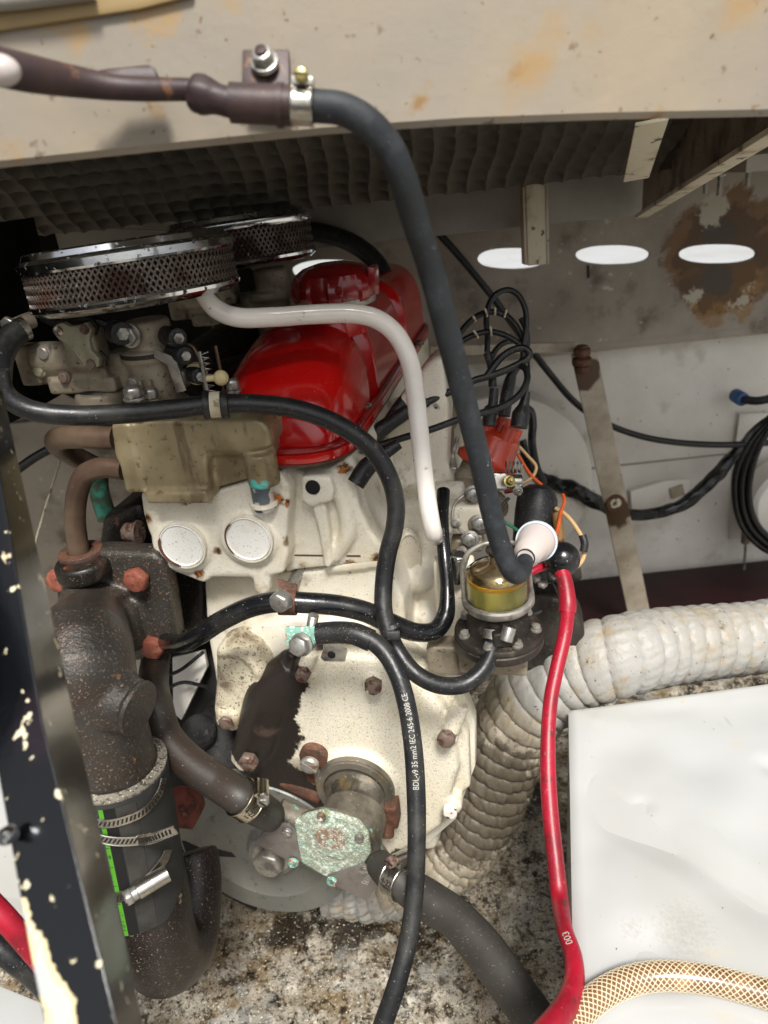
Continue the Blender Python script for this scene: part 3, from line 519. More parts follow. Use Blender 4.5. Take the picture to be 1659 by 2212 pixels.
head_m = MAT('cream_head_paint', 'dcd6c6', .42, layers=[lay('cdc2a6', 16, .48, .7, 9, rg=.7, f=.6), lay('453c33', 700, .61, .70, 2, f=.4), lay('9c8660', 24, .58, .70, 10, rg=.7, f=.6), lay('b8935c', 40, .44, .62, 10, rg=.75, st=(1, 1, .25), f=.7, mask=stain), lay('6a4a2c', 70, .48, .62, 10, rg=.75, f=.85, mask=stain), lay('3a2a1c', 90, .56, .62, 10, rg=.75, mask=stain), lay('b0622a', 120, .62, .68, 7, mask=stain), lay('2a2420', 22, .71, .74, 10)], bump=[(170, .0008, 'noise'), (600, .0003, 'noise')])
eng.part('cylinder_head', head, head_m, ang=80)
eng.part('threaded_hole', J(ring(holeP-EY*.0008, -EY, rpx(13, holeP), .0016, .0016), cyl(holeP-EY*.0006, -EY, rpx(13, holeP), .0008)), darkvoid)
for (u, v, r) in ((394, 1177, 51), (537, 1163, 52)):
    P = EP(u, v, -.006); q = eng.part('core_plug', lathe([(0, 0), (rpx(r, P), 0), (rpx(r, P), .0035), (rpx(r, P)*.96, .0042), (rpx(r, P)*.9, .0028), (0, .0022)], P+EY*.001, -EY, 56), white_plug)
    eng.part('plug_seat', ring(P-EY*.0002, -EY, rpx(r+1, P), .006, rpx(3.5, P), 56), head_m, q)
    rr_ = rpx(r-1.5, P)*.985; eng.part('rust_line', tube([P-EY*.0044+(EX*math.cos(a)+EZ*math.sin(a))*rr_ for a in (np.linspace(2.7, 4.5, 14) if u < 450 else np.linspace(2.2, 3.9, 14))], [.0003]+[.0016 if u < 450 else .0009]*12+[.0003], 6, 2), rust, q)
# --- block
bb = [prism(wp([(438, 1238), (560, 1246), (700, 1228), (838, 1214), (872, 1300), (880, 1420), (860, 1500), (470, 1500), (447, 1370)], .034), EY*.5, .005), lbox(-.10, .075, .05, .6, -.40, -.07, .01),
      prism(wp([(700, 1228), (838, 1196), (846, 1222), (760, 1236), (705, 1240)], .028), EY*.05, .002)]
side = [(838, 1180), (818, 1120), (800, 1040), (792, 970), (815, 930), (870, 850), (925, 780), (955, 770), (968, 880), (966, 1000), (984, 1062), (984, 1082), (962, 1125), (972, 1200), (970, 1440), (860, 1460), (846, 1300)]
bb += [prism(wp(side, .16), EY*.06, .010, 3), prism(wp([(840, 1090), (905, 1080), (960, 1100), (968, 1420), (850, 1440)], .10), EY*.3, .012, 3)]
for (u, v, r) in ((905, 1240, 42), (918, 1330, 34)): P = EP(u, v, .10); bb.append(ball(P, rpx(r, P), sx=.8))
P = EP(962, 1066, .13); bb.append(cyl(P-EX*.014, EX, .0145, .036, .003)); bb.append(tube([P+EX*.01, P-EZ*.035+EX*.004, P-EZ*.06-EX*.01], [.011, .009, .006]))
bb += [tube([EP(822, 950, .14), EP(835, 1040, .14), EP(842, 1130, .13)], .012), tube([EP(868, 860, .2), EP(862, 960, .18), EP(858, 1060, .15)], .010), lbox(.03, .09, .15, .6, -.35, -.02, .01)]
blk = cast(bb, .0026, 4); eng.part('engine_block', blk, cream_rough, ang=80)
P = EP(886, 1192, .095); qx = nrm(EX*.97-EY*.75)
eng.part('side_plug', lathe([(0, .004), (rpx(48, P), .003), (rpx(52, P), .006), (rpx(57, P), .004), (rpx(60, P), -.004)], P+EX*.0-EY*.006, nrm(EX*.35-EY*1.0), 48, ref=EZ, sy=.46), cream)
eng.part('head_gasket', box(L(-.03, .310, -.0685), EX*.083, EY*.283, EZ*.0007), rust)
# --- rocker cover: stations along the engine
def sta(y, w, h, cx=-.021, sq=3.3):
    P = []; n = 40; zb = .052
    for i in range(n+1):
        t = math.pi*i/n; c, s = math.cos(t), math.sin(t); e = (abs(c)**sq+abs(s)**sq)**(-1/sq)
        P.append(L(cx+w*c*e*(1+.0*s), y, zb+h*s*e))
    return P
def smooth(t): t = max(0, min(1, t)); return t*t*(3-2*t)
ys = [.012+.0065*i for i in range(93)]; rows = []
for y in ys:
    t = y-.012
    fr = min(1, max(0, t/.075)); dome = math.sqrt(max(0, 1-(1-fr)**2.6)); en = min(1, (.610-y)/.05); en = math.sqrt(max(.0, 1-(1-en)**2.5))
    wa = .0
    for yc, wd, dp in ((.178, .013, .026), (.395, .014, .024)): wa += dp*math.exp(-((y-yc)/wd)**4)
    w_ = (.071-wa)*(.66+.34*dome)*(.55+.45*en); h_ = (float(np.interp(y, (.012, .02, .04, .07, .10, .14, .19, .6), (.014, .046, .066, .081, .092, .102, .108, .114)))-.5*wa)*(.3+.7*en)
    rows.append(sta(y, w_, h_, -.020))
v = [p for r in rows for p in r]; n1 = 41; f = [(i*n1+j, i*n1+j+1, (i+1)*n1+j+1, (i+1)*n1+j) for i in range(len(rows)-1) for j in range(40)]
f.append(tuple(range(40, -1, -1))); f.append(tuple((len(rows)-1)*n1+j for j in range(41)))
def outline(y0, y1, hw, rr, z, cx=-.020, k=12):
    P = []
    for (sx_, sy_) in ((1, 1), (-1, 1), (-1, -1), (1, -1)):
        for i in range(k+1):
            a = math.pi/2*i/k; c, s = math.cos(a), math.sin(a)
            if sx_*sy_ < 0: c, s = s, c
            P.append(L(cx+sx_*(hw-rr+rr*c), ((y0+y1)/2)+sy_*((y1-y0)/2-rr+rr*s), z))
    return P
rc = eng.part('rocker_cover', M(v, f), red_paint, ang=60)
eng.part('base_flange', prism(outline(.002, .618, .078, .052, .057), -EZ*.010, .0025, 3), red_paint, rc)
eng.part('flange_bead', tube([p for p in outline(.006, .614, .0745, .049, .060)]+[outline(.006, .614, .0745, .049, .060)[0]], .0036, 10, raw=True, caps=False), red_dark, rc)
eng.part('cover_gasket', prism(outline(.003, .616, .076, .05, .0468), -EZ*.003), rust, rc)
for (u, v_) in ((792, 884), (905, 745)):
    P = PL(u, v_, L(0, 0, .060), EZ); eng.part('cover_bolt', hexhead(P, EZ, .0065, .005, .4, .008), bolt_rusty, rc)
# filler cap with flutes, on its neck
Pc = PL(728, 660, L(0, 0, .168), EZ); rC = rpx(90, Pc)
eng.part('neck_base', lathe([(rC*.70, -.030), (rC*.66, -.004), (rC*.60, .002)], Pc, EZ, 48), red_paint, rc)
nk = eng.part('filler_neck', lathe([(rC*.60, -.002), (rC*.80, .0), (rC*.95, .003), (rC*.97, .010), (rC*.8, .012)], Pc, EZ, 48), zinc, rc)
fl_ = lambda th, h: 1+(.05 if h > .008 else .0)*(1 if math.cos(th*8) > .2 else -.5)*smooth((.036-h)/.012)
cap = lathe([(rC*.92, .006), (rC*.97, .009), (rC*1.0, .016), (rC*.99, .028), (rC*.92, .036), (rC*.72, .042), (rC*.4, .046), (0, .047)], Pc, EZ, 96, fn=fl_)
cp = eng.part('filler_cap', cap, red_dark, rc)
P = PL(733, 628, Pc-EY*rC*.99, EY); eng.part('cap_screw', slothead(P-EY*.001, -EY, .0045, .0018), red_dark, rc)
P = PL(806, 600, Pc+EX*rC*.9, EY); eng.part('cap_tab', box(Pc+EX*rC*1.0+EZ*.031-EY*.006, EX*.004, EY*.012, EZ*.010, .002), red_dark, rc)
# --- timing cover and plates
back = [(470, 1420), (500, 1385), (560, 1355), (640, 1342), (760, 1345), (860, 1372), (940, 1415), (992, 1470), (1014, 1530), (1026, 1560), (1027, 1655), (1006, 1712), (985, 1770), (930, 1818), (870, 1850), (760, 1840), (640, 1760), (560, 1680), (500, 1560), (478, 1480)]
eng.part('back_plate', prism(wp(back, .012), EY*.022, .003), cream_rough, None)
cov = [(560, 1500), (592, 1440), (640, 1395), (700, 1372), (800, 1372), (870, 1392), (930, 1440), (975, 1500), (1000, 1560), (1012, 1640), (992, 1706), (972, 1768), (920, 1806), (860, 1836), (770, 1830), (680, 1780), (560, 1700), (522, 1640), (538, 1560)]
cc = sum(wp(cov, -.03))/len(cov)
bz = [prism(wp(cov, -.005), EY*.02, .003, 2), prism([cc+(p-cc)*.93-EY*.022 for p in wp(cov, -.005)], EY*.03, .012, 4)]
bosses = [(657, 1452, 17, .018, 1), (808, 1476, 20, .014, 2), (965, 1590, 20, .014, 3), (974, 1745, 17, .006, 4), (540, 1640, 22, .012, 5)]
for (u, v_, r, h, k_) in bosses: P = EP(u, v_, -.028); bz.append(cyl(P+EY*.035, -EY, rpx(r+7, P), .034+h*.3, .003))
bz.append(tube([EP(672, 1408, -.03), EP(660, 1440, -.032)], .0085)); bz.append(tube([EP(996, 1520, -.02), EP(972, 1580, -.030)], .010))
P = EP(560, 1590, -.01); bz.append(tube([EP(640, 1430, -.008), EP(588, 1500, -.010), EP(565, 1580, -.010), EP(535, 1640, -.012)], [.02, .030, .030, .022]))
sealP = EP(772, 1690, -.030); bz.append(cyl(sealP+EY*.03, -EY, rpx(92, sealP), .038, .006, 48))
P = EP(1005, 1620, -.0); bz.append(prism(wp([(985, 1545), (1012, 1590), (1016, 1700), (1000, 1712), (985, 1700)], -.012), EY*.02, .002))
tcov_m = MAT('bare_and_cream_timing_cover', 'd6cfbc', .45, layers=[lay('cabf9f', 16, .48, .7, 7, f=.6), lay('453c33', 620, .585, .66, 2, f=.6), lay('6b5e4e', 20, .42, .66, 10, rg=.75, f=.75, mask=[(EP(640, 1690, -.03), .04, .05), (EP(900, 1840, -.0), .03, .04), (EP(740, 1400, 0), .01, .03)]), lay('5a3418', 60, .71, .75, 8),
    lay('2c2623', 46, .46, .52, 12, rg=.78, r=.42, m=.3, mask=[(EP(545, 1560, -.02), .062, .030), (EP(570, 1505, -.03), .045, .024), (EP(600, 1690, -.02), .050, .03), (EP(610, 1450, -.02), .034, .018), (EP(680, 1740, -.03), .034, .02), (EP(880, 1850, -.02), .024, .02)]), lay('5a4a42', 24, .55, .65, 7, f=.7, mask=[(EP(580, 1560, -.02), .02, .02)])], bump=[(260, .0006, 'noise'), (900, .0002, 'noise')])
tc_ = eng.part('timing_cover', cast(bz, .0024, 4), tcov_m, ang=80)
BM = {1: bolt_rusty, 2: bolt_rusty, 3: bolt_rusty, 4: bolt_painted, 5: bolt_rusty}
for (u, v_, r, h, k_) in bosses:
    P = EP(u, v_, -.040); eng.part('cover_bolt', hexhead(P+EY*.001, -EY, rpx(r, P)*1.02, .0105, k_*.5), BM[k_], tc_, label={4: 'white-painted bolt', 5: 'sooty bolt'}.get(k_))
# lifting eye tab and slot-headed pivot on the cover
P = EP(716, 1408, -.020); eng.part('eye_tab', J(prism(wp([(692, 1420), (700, 1398), (722, 1392), (748, 1408), (745, 1428), (700, 1428)], -.03), EY*.006, .001)), zinc, tc_)
P = EP(716, 1414, -.0312); eng.part('eye_hole', cyl(P, -EY, rpx(9, P), .0006), darkvoid, tc_)
P = EP(672, 1650, -.045); sp = eng.part('pivot_boss', J(cyl(P+EY*.03, -EY, rpx(32, P), .024, .003), prism(wp([(648, 1640), (700, 1618), (716, 1660), (700, 1700), (664, 1690)], -.03), EY*.01, .002)), rust, tc_)
eng.part('slotted_screw', slothead(EP(668, 1655, -.050)+EY*.004, -EY, rpx(21, P), .0065, .9), zinc, tc_)
# left-hand mounting lobe, cream over soot
lob_m = MAT('sooted_cream_lobe', 'cfc5ac', .6, layers=[lay('6b5c46', 26, .45, .60, 8, f=.9), lay('241d17', 40, .46, .56, 11, rg=.75, mask=[(EP(480, 1590, -.02), .018, .02), (EP(600, 1500, -.02), .010, .014), (EP(452, 1500, -.02), .006, .01)]), lay('37302a', 330, .58, .64, 3, f=.9)], bump=[(260, .001, 'noise')])
lob = [prism(wp([(462, 1405), (500, 1392), (545, 1412), (572, 1450), (578, 1500), (556, 1552), (520, 1574), (476, 1574), (458, 1540), (464, 1470)], -.020), EY*.045, .010, 4), tube([EP(472, 1410, -.018), EP(520, 1412, -.022), EP(556, 1450, -.020), EP(560, 1520, -.018)], .005)]
P = EP(492, 1558, -.022); lob.append(cyl(P+EY*.02, -EY, rpx(30, P), .022, .004))
eng.part('mounting_lobe', cast(lob, .0026, 6), lob_m)
P = EP(490, 1558, -.030); eng.part('lobe_bolt', hexhead(P, -EY, rpx(17, P), .006, .2), bolt_rusty)
# front seal ring around the water pump drive
eng.part('seal_ring', J(ring(sealP-EY*.010, -EY, rpx(78, sealP), .007, .004, 48), ring(sealP-EY*.013, -EY, rpx(68, sealP), .007, .008, 48)), pump_metal)
eng.part('seal_face', cyl(sealP-EY*.004, -EY, rpx(76, sealP), .006, .001, 40), pump_metal)
# bolt on the left of the head
P = EP(302, 1150, .03); eng.part('side_bolt', hexhead(P, -EX, .0115, .016, .2, .014), bolt_rusty)
# sump/lower case behind the pump, dark
eng.part('lower_case', cast([lbox(-.10, .11, .03, .5, -.52, -.36, .02), lbox(-.07, .08, .01, .2, -.50, -.30, .015)], .004, 4), cream_rough)
# exhaust manifold side, dark red-black, behind the left of the head
mf = [prism(wp([(215, 1120), (300, 1080), (330, 1150), (400, 1230), (445, 1250), (440, 1400), (330, 1330), (230, 1250), (205, 1200)], .055), EY*.35, .012, 3)]
eng.part('exhaust_manifold', cast(mf, .004, 5), iron_flange)
# green-crusted stub pipe on the manifold
eng.part('stub_pipe', tube([EP(212, 1020, .10), EP(214, 1060, .10), EP(232, 1120, .10)], rpx(21, EP(214, 1060, .10))), copper_green)
# --- breather pipe
bp = [D(428, 612, .93), D(442, 640, .93), D(468, 668, .935), D(510, 685, .94), D(590, 685, .95), (D(680, 679, .955)), D(765, 678, .955), D(815, 690, .955), D(855, 722, .96), D(884, 778, .965), D(897, 850, .97), D(907, 940, .975), D(917, 1030, .98), D(928, 1110, .985), D(936, 1150, 1.0), D(944, 1166, 1.04)]
eng.part('breather_pipe', tube(bp, [px(19, .93)]*2+[px(21, .95)]*10+[px(20, .98)]*3+[px(14, 1)], 28, 8), white_pipe)
# --- stud, nut and rusty P-clip on the block
P = EP(640, 1255, .02); eng.part('clip_stud', threaded(P+EY*.02+EZ*.006, nrm(-EY-EX*.5-EZ*.9), .0065, .034), bolt_steel)
P = D(614, 1291, .905); eng.part('clip_bolt', hexhead(P, nrm(-EY-EX*.2), rpx(25, P), .012, .1), bolt_steel)
# ================================================================== helpers for fittings
def VZ(P, v):                                # height on the upright through P that is seen on row v
    a = P-CAM; A = a@UP; B = a@FW; k = (V0-v)/F; d = (k*B-A)/(UP[2]-k*FW[2]); return P+EZ*d
def oncyl(u, v, A, R):                       # nearest point of an upright cylinder seen at (u, v)
    r = ray(u, v); d = r[:2]; o = (CAM-A)[:2]; a = d@d; b = 2*o@d; c = o@o-R*R; q = b*b-4*a*c
    t = (-b-math.sqrt(max(q, 0)))/(2*a); P = CAM+r*t; n = np.array([P[0]-A[0], P[1]-A[1], 0]); return P, nrm(n)
def ribbon(C, Nn, wdir, w, t, closed=False):
    v = []; f = []; n = len(C)
    for i in range(n):
        T = nrm(C[min(i+1, n-1)]-C[max(i-1, 0)]); W = nrm(wdir-T*(T@wdir)) if wdir is not None else nrm(np.cross(T, Nn[i])); Q = nrm(Nn[i])
        for a, b in ((-.5, 0), (.5, 0), (.5, 1), (-.5, 1)): v.append(C[i]+W*w*a+Q*t*b)
    for i in range(n-1):
        for j in range(4): j2 = (j+1) % 4; f.append((4*i+j, 4*i+j2, 4*i+4+j2, 4*i+4+j))
    f += [(3, 2, 1, 0), tuple(4*(n-1)+j for j in range(4))]; return M(v, f)
def slots(C, Nn, wdir, w, t, step, lean=.25, sz=.5):
    s = np.concatenate([[0], np.cumsum([np.linalg.norm(C[i+1]-C[i]) for i in range(len(C)-1)])]); o = M(); x = step
    while x < s[-1]-step*.5:
        i = max(0, min(len(C)-2, int(np.searchsorted(s, x))-1)); k = (x-s[i])/(s[i+1]-s[i]); P = C[i]+(C[i+1]-C[i])*k; T = nrm(C[i+1]-C[i]); Q = nrm(Nn[i]); W = nrm(wdir-T*(T@wdir))
        o.add(box(P+Q*t, T*step*.24, nrm(W+T*lean)*w*sz*.5, Q*t*.25)); x += step
    return o
def clip(name, label, P, ax, r, w, sdir, mat=steel, group=None, words=(), slot=True, screw=yellow_zinc if 0 else bolt_steel):
    ax = nrm(ax); t = Thing(name, label, 'hose clamp', P, group); a0 = nrm(sdir-ax*(sdir@ax)); b0 = np.cross(ax, a0)
    C = [P+(a0*math.cos(x)+b0*math.sin(x))*r for x in np.linspace(0, 2*math.pi, 49)]; Nn = [nrm(c-P) for c in C]
    t.part('band', ribbon(C, Nn, ax, w, .0011), mat)
    t.part('band_lip', J(tube([c+ax*w*.46+n*.0012 for c, n in zip(C, Nn)], .0005, 6, raw=True, caps=False), tube([c-ax*w*.46+n*.0012 for c, n in zip(C, Nn)], .0005, 6, raw=True, caps=False)), mat)
    if slot: t.part('slots', slots(C[:12], Nn[:12], ax, w, .0012, w*.22), stamp_m, kind='stuff')
    h = w*.5; Q = P+a0*(r+h*.62); t.part('screw_housing', J(box(P+a0*(r+h*.3), ax*w*.5, b0*h*1.1, a0*h*.35, h*.1), tube([Q-b0*h*1.0, Q+b0*h*1.0], h*.62, 16)), mat)
    sc_ = t.part('screw', J(cyl(Q+b0*h*.9, b0, h*.45, h*.5), hexhead(Q+b0*h*1.3, b0, h*.72, h*.7, .3)), screw)
    t.part('screw_slot', box(Q+b0*h*2.05, ax*h*.6, a0*h*.1, b0*h*.06), stamp_m, sc_)
    return t, a0, b0
def near(tb, P):
    i = min(range(1, len(tb.C)-1), key=lambda i: np.linalg.norm(tb.C[i]-P)); return tb.C[i], tb.Fr[i][0], tb.R[i]
def facecam(tb, i):                          # angle on a tube's section that looks at the camera
    T, a, b = tb.Fr[i]; c = nrm(CAM-tb.C[i]); return math.atan2(c@b, c@a)
def print_on(tb, s0, s, size, rev=False, off=.0003, dphi=0, sx=1.0, flip=False):
    S_ = tb.s
    def at(x, y):
        q = s0-(x if rev else -x); i = max(0, min(len(S_)-2, int(np.searchsorted(S_, q))-1)); k = (q-S_[i])/(S_[i+1]-S_[i])
        C_ = tb.C[i]+(tb.C[i+1]-tb.C[i])*k; T, a, b = tb.Fr[i]; ph = facecam(tb, i)+dphi+((y-size*.35)/tb.R[i])*(1 if (rev ^ flip) else -1)
        return C_+(a*math.cos(ph)+b*math.sin(ph))*(tb.R[i]+off)
    return text(s, size, at, sx=sx)
# ================================================================== beam and its fittings
YB = .462
bt = [(-80, 364), (0, 356), (400, 314), (700, 284), (1000, 263), (1300, 252), (1740, 243)]
tp = [Yp(u, v, YB) for u, v in bt]; hi_ = 1.26
cols = []; vv = []; ff = []
for i, p in enumerate(tp):
    vv += [p+Yv*.020, p+Yv*.002-Z*.0015, p-Yv*.001+Z*.002, np.array([p[0], YB, p[2]+.02]), np.array([p[0], YB+.004, hi_])]
    if i:
        for j in range(4): k = (i-1)*5+j; ff.append((k, k+5, k+6, k+1))
t = Thing('hatch_beam', 'broad yellow-stained cream beam crossing in front of everything at the top', 'beam', tp[3])
t.part('beam_face', M(vv, ff), beam_m)
sl = [Yp(-80, 85, YB-.003), Yp(0, 66, YB-.003), Yp(300, 20, YB-.003), Yp(420, -10, YB-.003), Yp(300, -160, YB-.003), Yp(-80, -60, YB-.003)]
t.part('varnished_rail', prism(sl, Yv*.006, .002), MAT('brown_varnish_rail', '98835c', .5, layers=[lay('7d6a48', 12, .42, .65, 7, f=.8), lay('c9b48a', 9, .5, .65, 6, f=.6)]))
t.part('top_strip', tube([Yp(-90, 8, YB-.006), Yp(60, -6, YB-.006), Yp(200, -24, YB-.006)], .005), strip_m)
dR = .50
rod = tube([D(-60, 130, dR-.05), D(60, 158, dR-.03), D(160, 176, dR-.01), D(260, 190, dR), D(430, 194, dR)], [px(38, dR), px(36, dR), px(31, dR), px(25, dR), px(22, dR)], 24)
t = Thing('cable_fitting', 'brown painted fuel pipe elbow and lever bolted across the beam', 'pipe fitting', D(560, 220, dR))
t.part('arm', rod, brown_rod)
t.part('arm_fin', prism([D(160, 158, dR-.01), D(235, 148, dR), D(322, 137, dR), D(335, 146, dR), D(341, 172, dR), D(240, 190, dR), D(160, 180, dR)], FW*.010, .002), brown_rod)
t.part('coupling_nut', cast([hexhead(D(412, 196, dR), nrm(D(470, 214, dR)-D(400, 190, dR)), px(44, dR), px(50, dR), .2), tube([D(440, 205, dR), D(510, 226, dR)], px(32, dR))], .0022, 5), brown_rod)
bd = tube([D(498, 222, dR), D(630, 228, dR)], px(40, dR), 24); t.part('elbow_body', J(bd, ring(D(606, 228, dR), nrm(D(630, 228, dR)-D(498, 222, dR)), px(39, dR), px(14, dR), px(5, dR))), brown_rod)
t.part('mounting_plate', prism([D(523, 106, dR+.02), D(624, 105, dR+.02), D(626, 215, dR+.02), D(522, 205, dR+.02)], FW*.004, .001), brown_rod)
P = D(573, 140, dR+.018); na_ = nrm(-FW*.95-RT*.10+UP*.25)
nb = t.part('nut', J(cyl(P, na_, px(32, dR), .003), hexhead(P+na_*.002, na_, px(26, dR), .006, .2)), bolt_steel); t.part('stud_end', cyl(P+na_*.008, na_, px(13, dR), .002), brown_rod, nb)
P = D(-5, 152, .42); t.part('pale_reflection', ball(P, px(33, .42), sx=1.5, ax=UP), cup_m, label='pale pink reflection at the rod end, shaped as a ball')  # pale ball stands in for a white reflection on the rod
# --- long hose from the beam to the white cup
hp = [D(640, 226, .50), D(684, 229, .5), D(740, 236, .50), D(792, 264, .505), D(836, 312, .515), D(868, 380, .53), D(898, 480, .56), D(930, 580, .59), D(962, 700, .62), D(990, 810, .65), D(1013, 900, .68), D(1040, 1010, .71), D(1062, 1108, .735), D(1082, 1180, .75), D(1102, 1228, .76), D(1116, 1240, .775), D(1130, 1230, .80), D(1134, 1212, .82)]
lh = tube(hp, [px(33.5, .5)]*8+[px(31, .55)]+[px(24, .71)]*6+[px(23, .77), px(19, .8), px(18, .82)], 32, 12)
single('vent_hose', 'long grey-black hose sweeping from the clamp on the beam down to the milky plastic cup', 'hose', lh, rubber_matt)
clip('hose_clamp', 'bright worm-drive clamp holding the long hose on the brown fitting under the beam', D(654, 228, .495), D(690, 230, .5)-D(620, 226, .5), px(35, .495), px(46, .495), UP*1+RT*.1-FW*.3, group='hose clamps', screw=yellow_zinc)
# --- milky cup
A0, A1 = D(1160, 1168, .905), D(1134, 1204, .835); ca = nrm(A1-A0); hl = np.linalg.norm(A1-A0)
t = Thing('plastic_filter_cup', 'milky white plastic inline cup on the end of the long grey-black hose', 'filter', A0)
k = px(1, .88); t.part('cup_body', lathe([(40*k, -.002), (44*k, 0), (44*k, 4*k), (41*k, 6*k), (37*k, hl*.42), (31*k, hl*.50), (29*k, hl*.80), (17*k, hl*.92), (15*k, hl*.92), (0, hl*.9)], A0, ca, 48), cup_m)
t.part('rim', ring(A0+ca*.002, ca, 42*k, .004, 4*k, 48), MAT('bluish_plastic_rim', 'bfc8d0', .35))
t.part('clip_band', J(*[ring(D(1135, 1206, .828)+ca*.0, ca, 17.5*k, 5*k, 2*k)]), plastic_black)
# ================================================================== air filters
def air_filter(name, label, c, r, h, ax, grp, nd, dens):
    t = Thing(name, label, 'air filter', c-ax*h*.5, grp)
    t.part('lid', lathe([(r*1.03, h*.5-.004), (r*1.045, h*.5-.002), (r*1.045, h*.5+.004), (r*1.01, h*.5+.007), (r*.985, h*.5+.0075), (r*.97, h*.5+.012), (r*.94, h*.5+.0135), (r*.5, h*.5+.0125), (0, h*.5+.0125)], c, ax, 96), chrome)
    t.part('base_pan', lathe([(r*.0, -h*.5-.006), (r*.86, -h*.5-.006), (r*.95, -h*.5-.005), (r*1.03, -h*.5+.000), (r*1.035, -h*.5+.003), (r*1.02, -h*.5+.005)], c, ax, 96), chrome)
    t.part('paper_core', lathe([(r*.95, -h*.5), (r*.95, h*.5)], c, ax, 96), paper_brown)
    _, a, b = basis(ax); m = M(); segs = 8
    for sg in (1, -1):
        for i in range(dens):
            t0 = 2*math.pi*i/dens; C = []
            for q in range(int(segs*nd)+1):
                x = q/int(segs*nd); th = t0+sg*x*2*math.pi/dens*nd; rr = r*(1+.006*sg*math.sin(x*nd*math.pi*2))
                C.append(c+ax*h*(x-.5)+(a*math.cos(th)+b*math.sin(th))*rr)
            if nrm(C[0]-c)@nrm(CAM-c) < -.35: continue
            Cs = C[::2] if C[::2][-1] is C[-1] else C[::2]+[C[-1]]
            m.add(ribbon(Cs, [nrm((p-c)-ax*((p-c)@ax)) for p in Cs], ax*0+np.cross(nrm(Cs[-1]-Cs[0]), nrm(Cs[0]-c)), .0016*r/.09, .0012))
    t.part('expanded_mesh', m, mesh_rust, kind='stuff')
    t.part('centre_nut', hexhead(c+ax*(h*.5+.0125), ax, .006, .003), bolt_steel)
    return t
fax = nrm(EZ*1.0-EX*.055+EY*.05)
air_filter('air_filter', 'nearer chrome-lidded round air filter with rusty diamond mesh', D(289, 597, .93), px(216, .93), px(83, .93), fax, 'round air filters', 4.5, 110)
air_filter('air_filter', 'farther round air filter, half hidden beyond the nearer one', D(522, 528, 1.27), px(152, 1.27), px(70, 1.27), fax, 'round air filters', 4.5, 96)
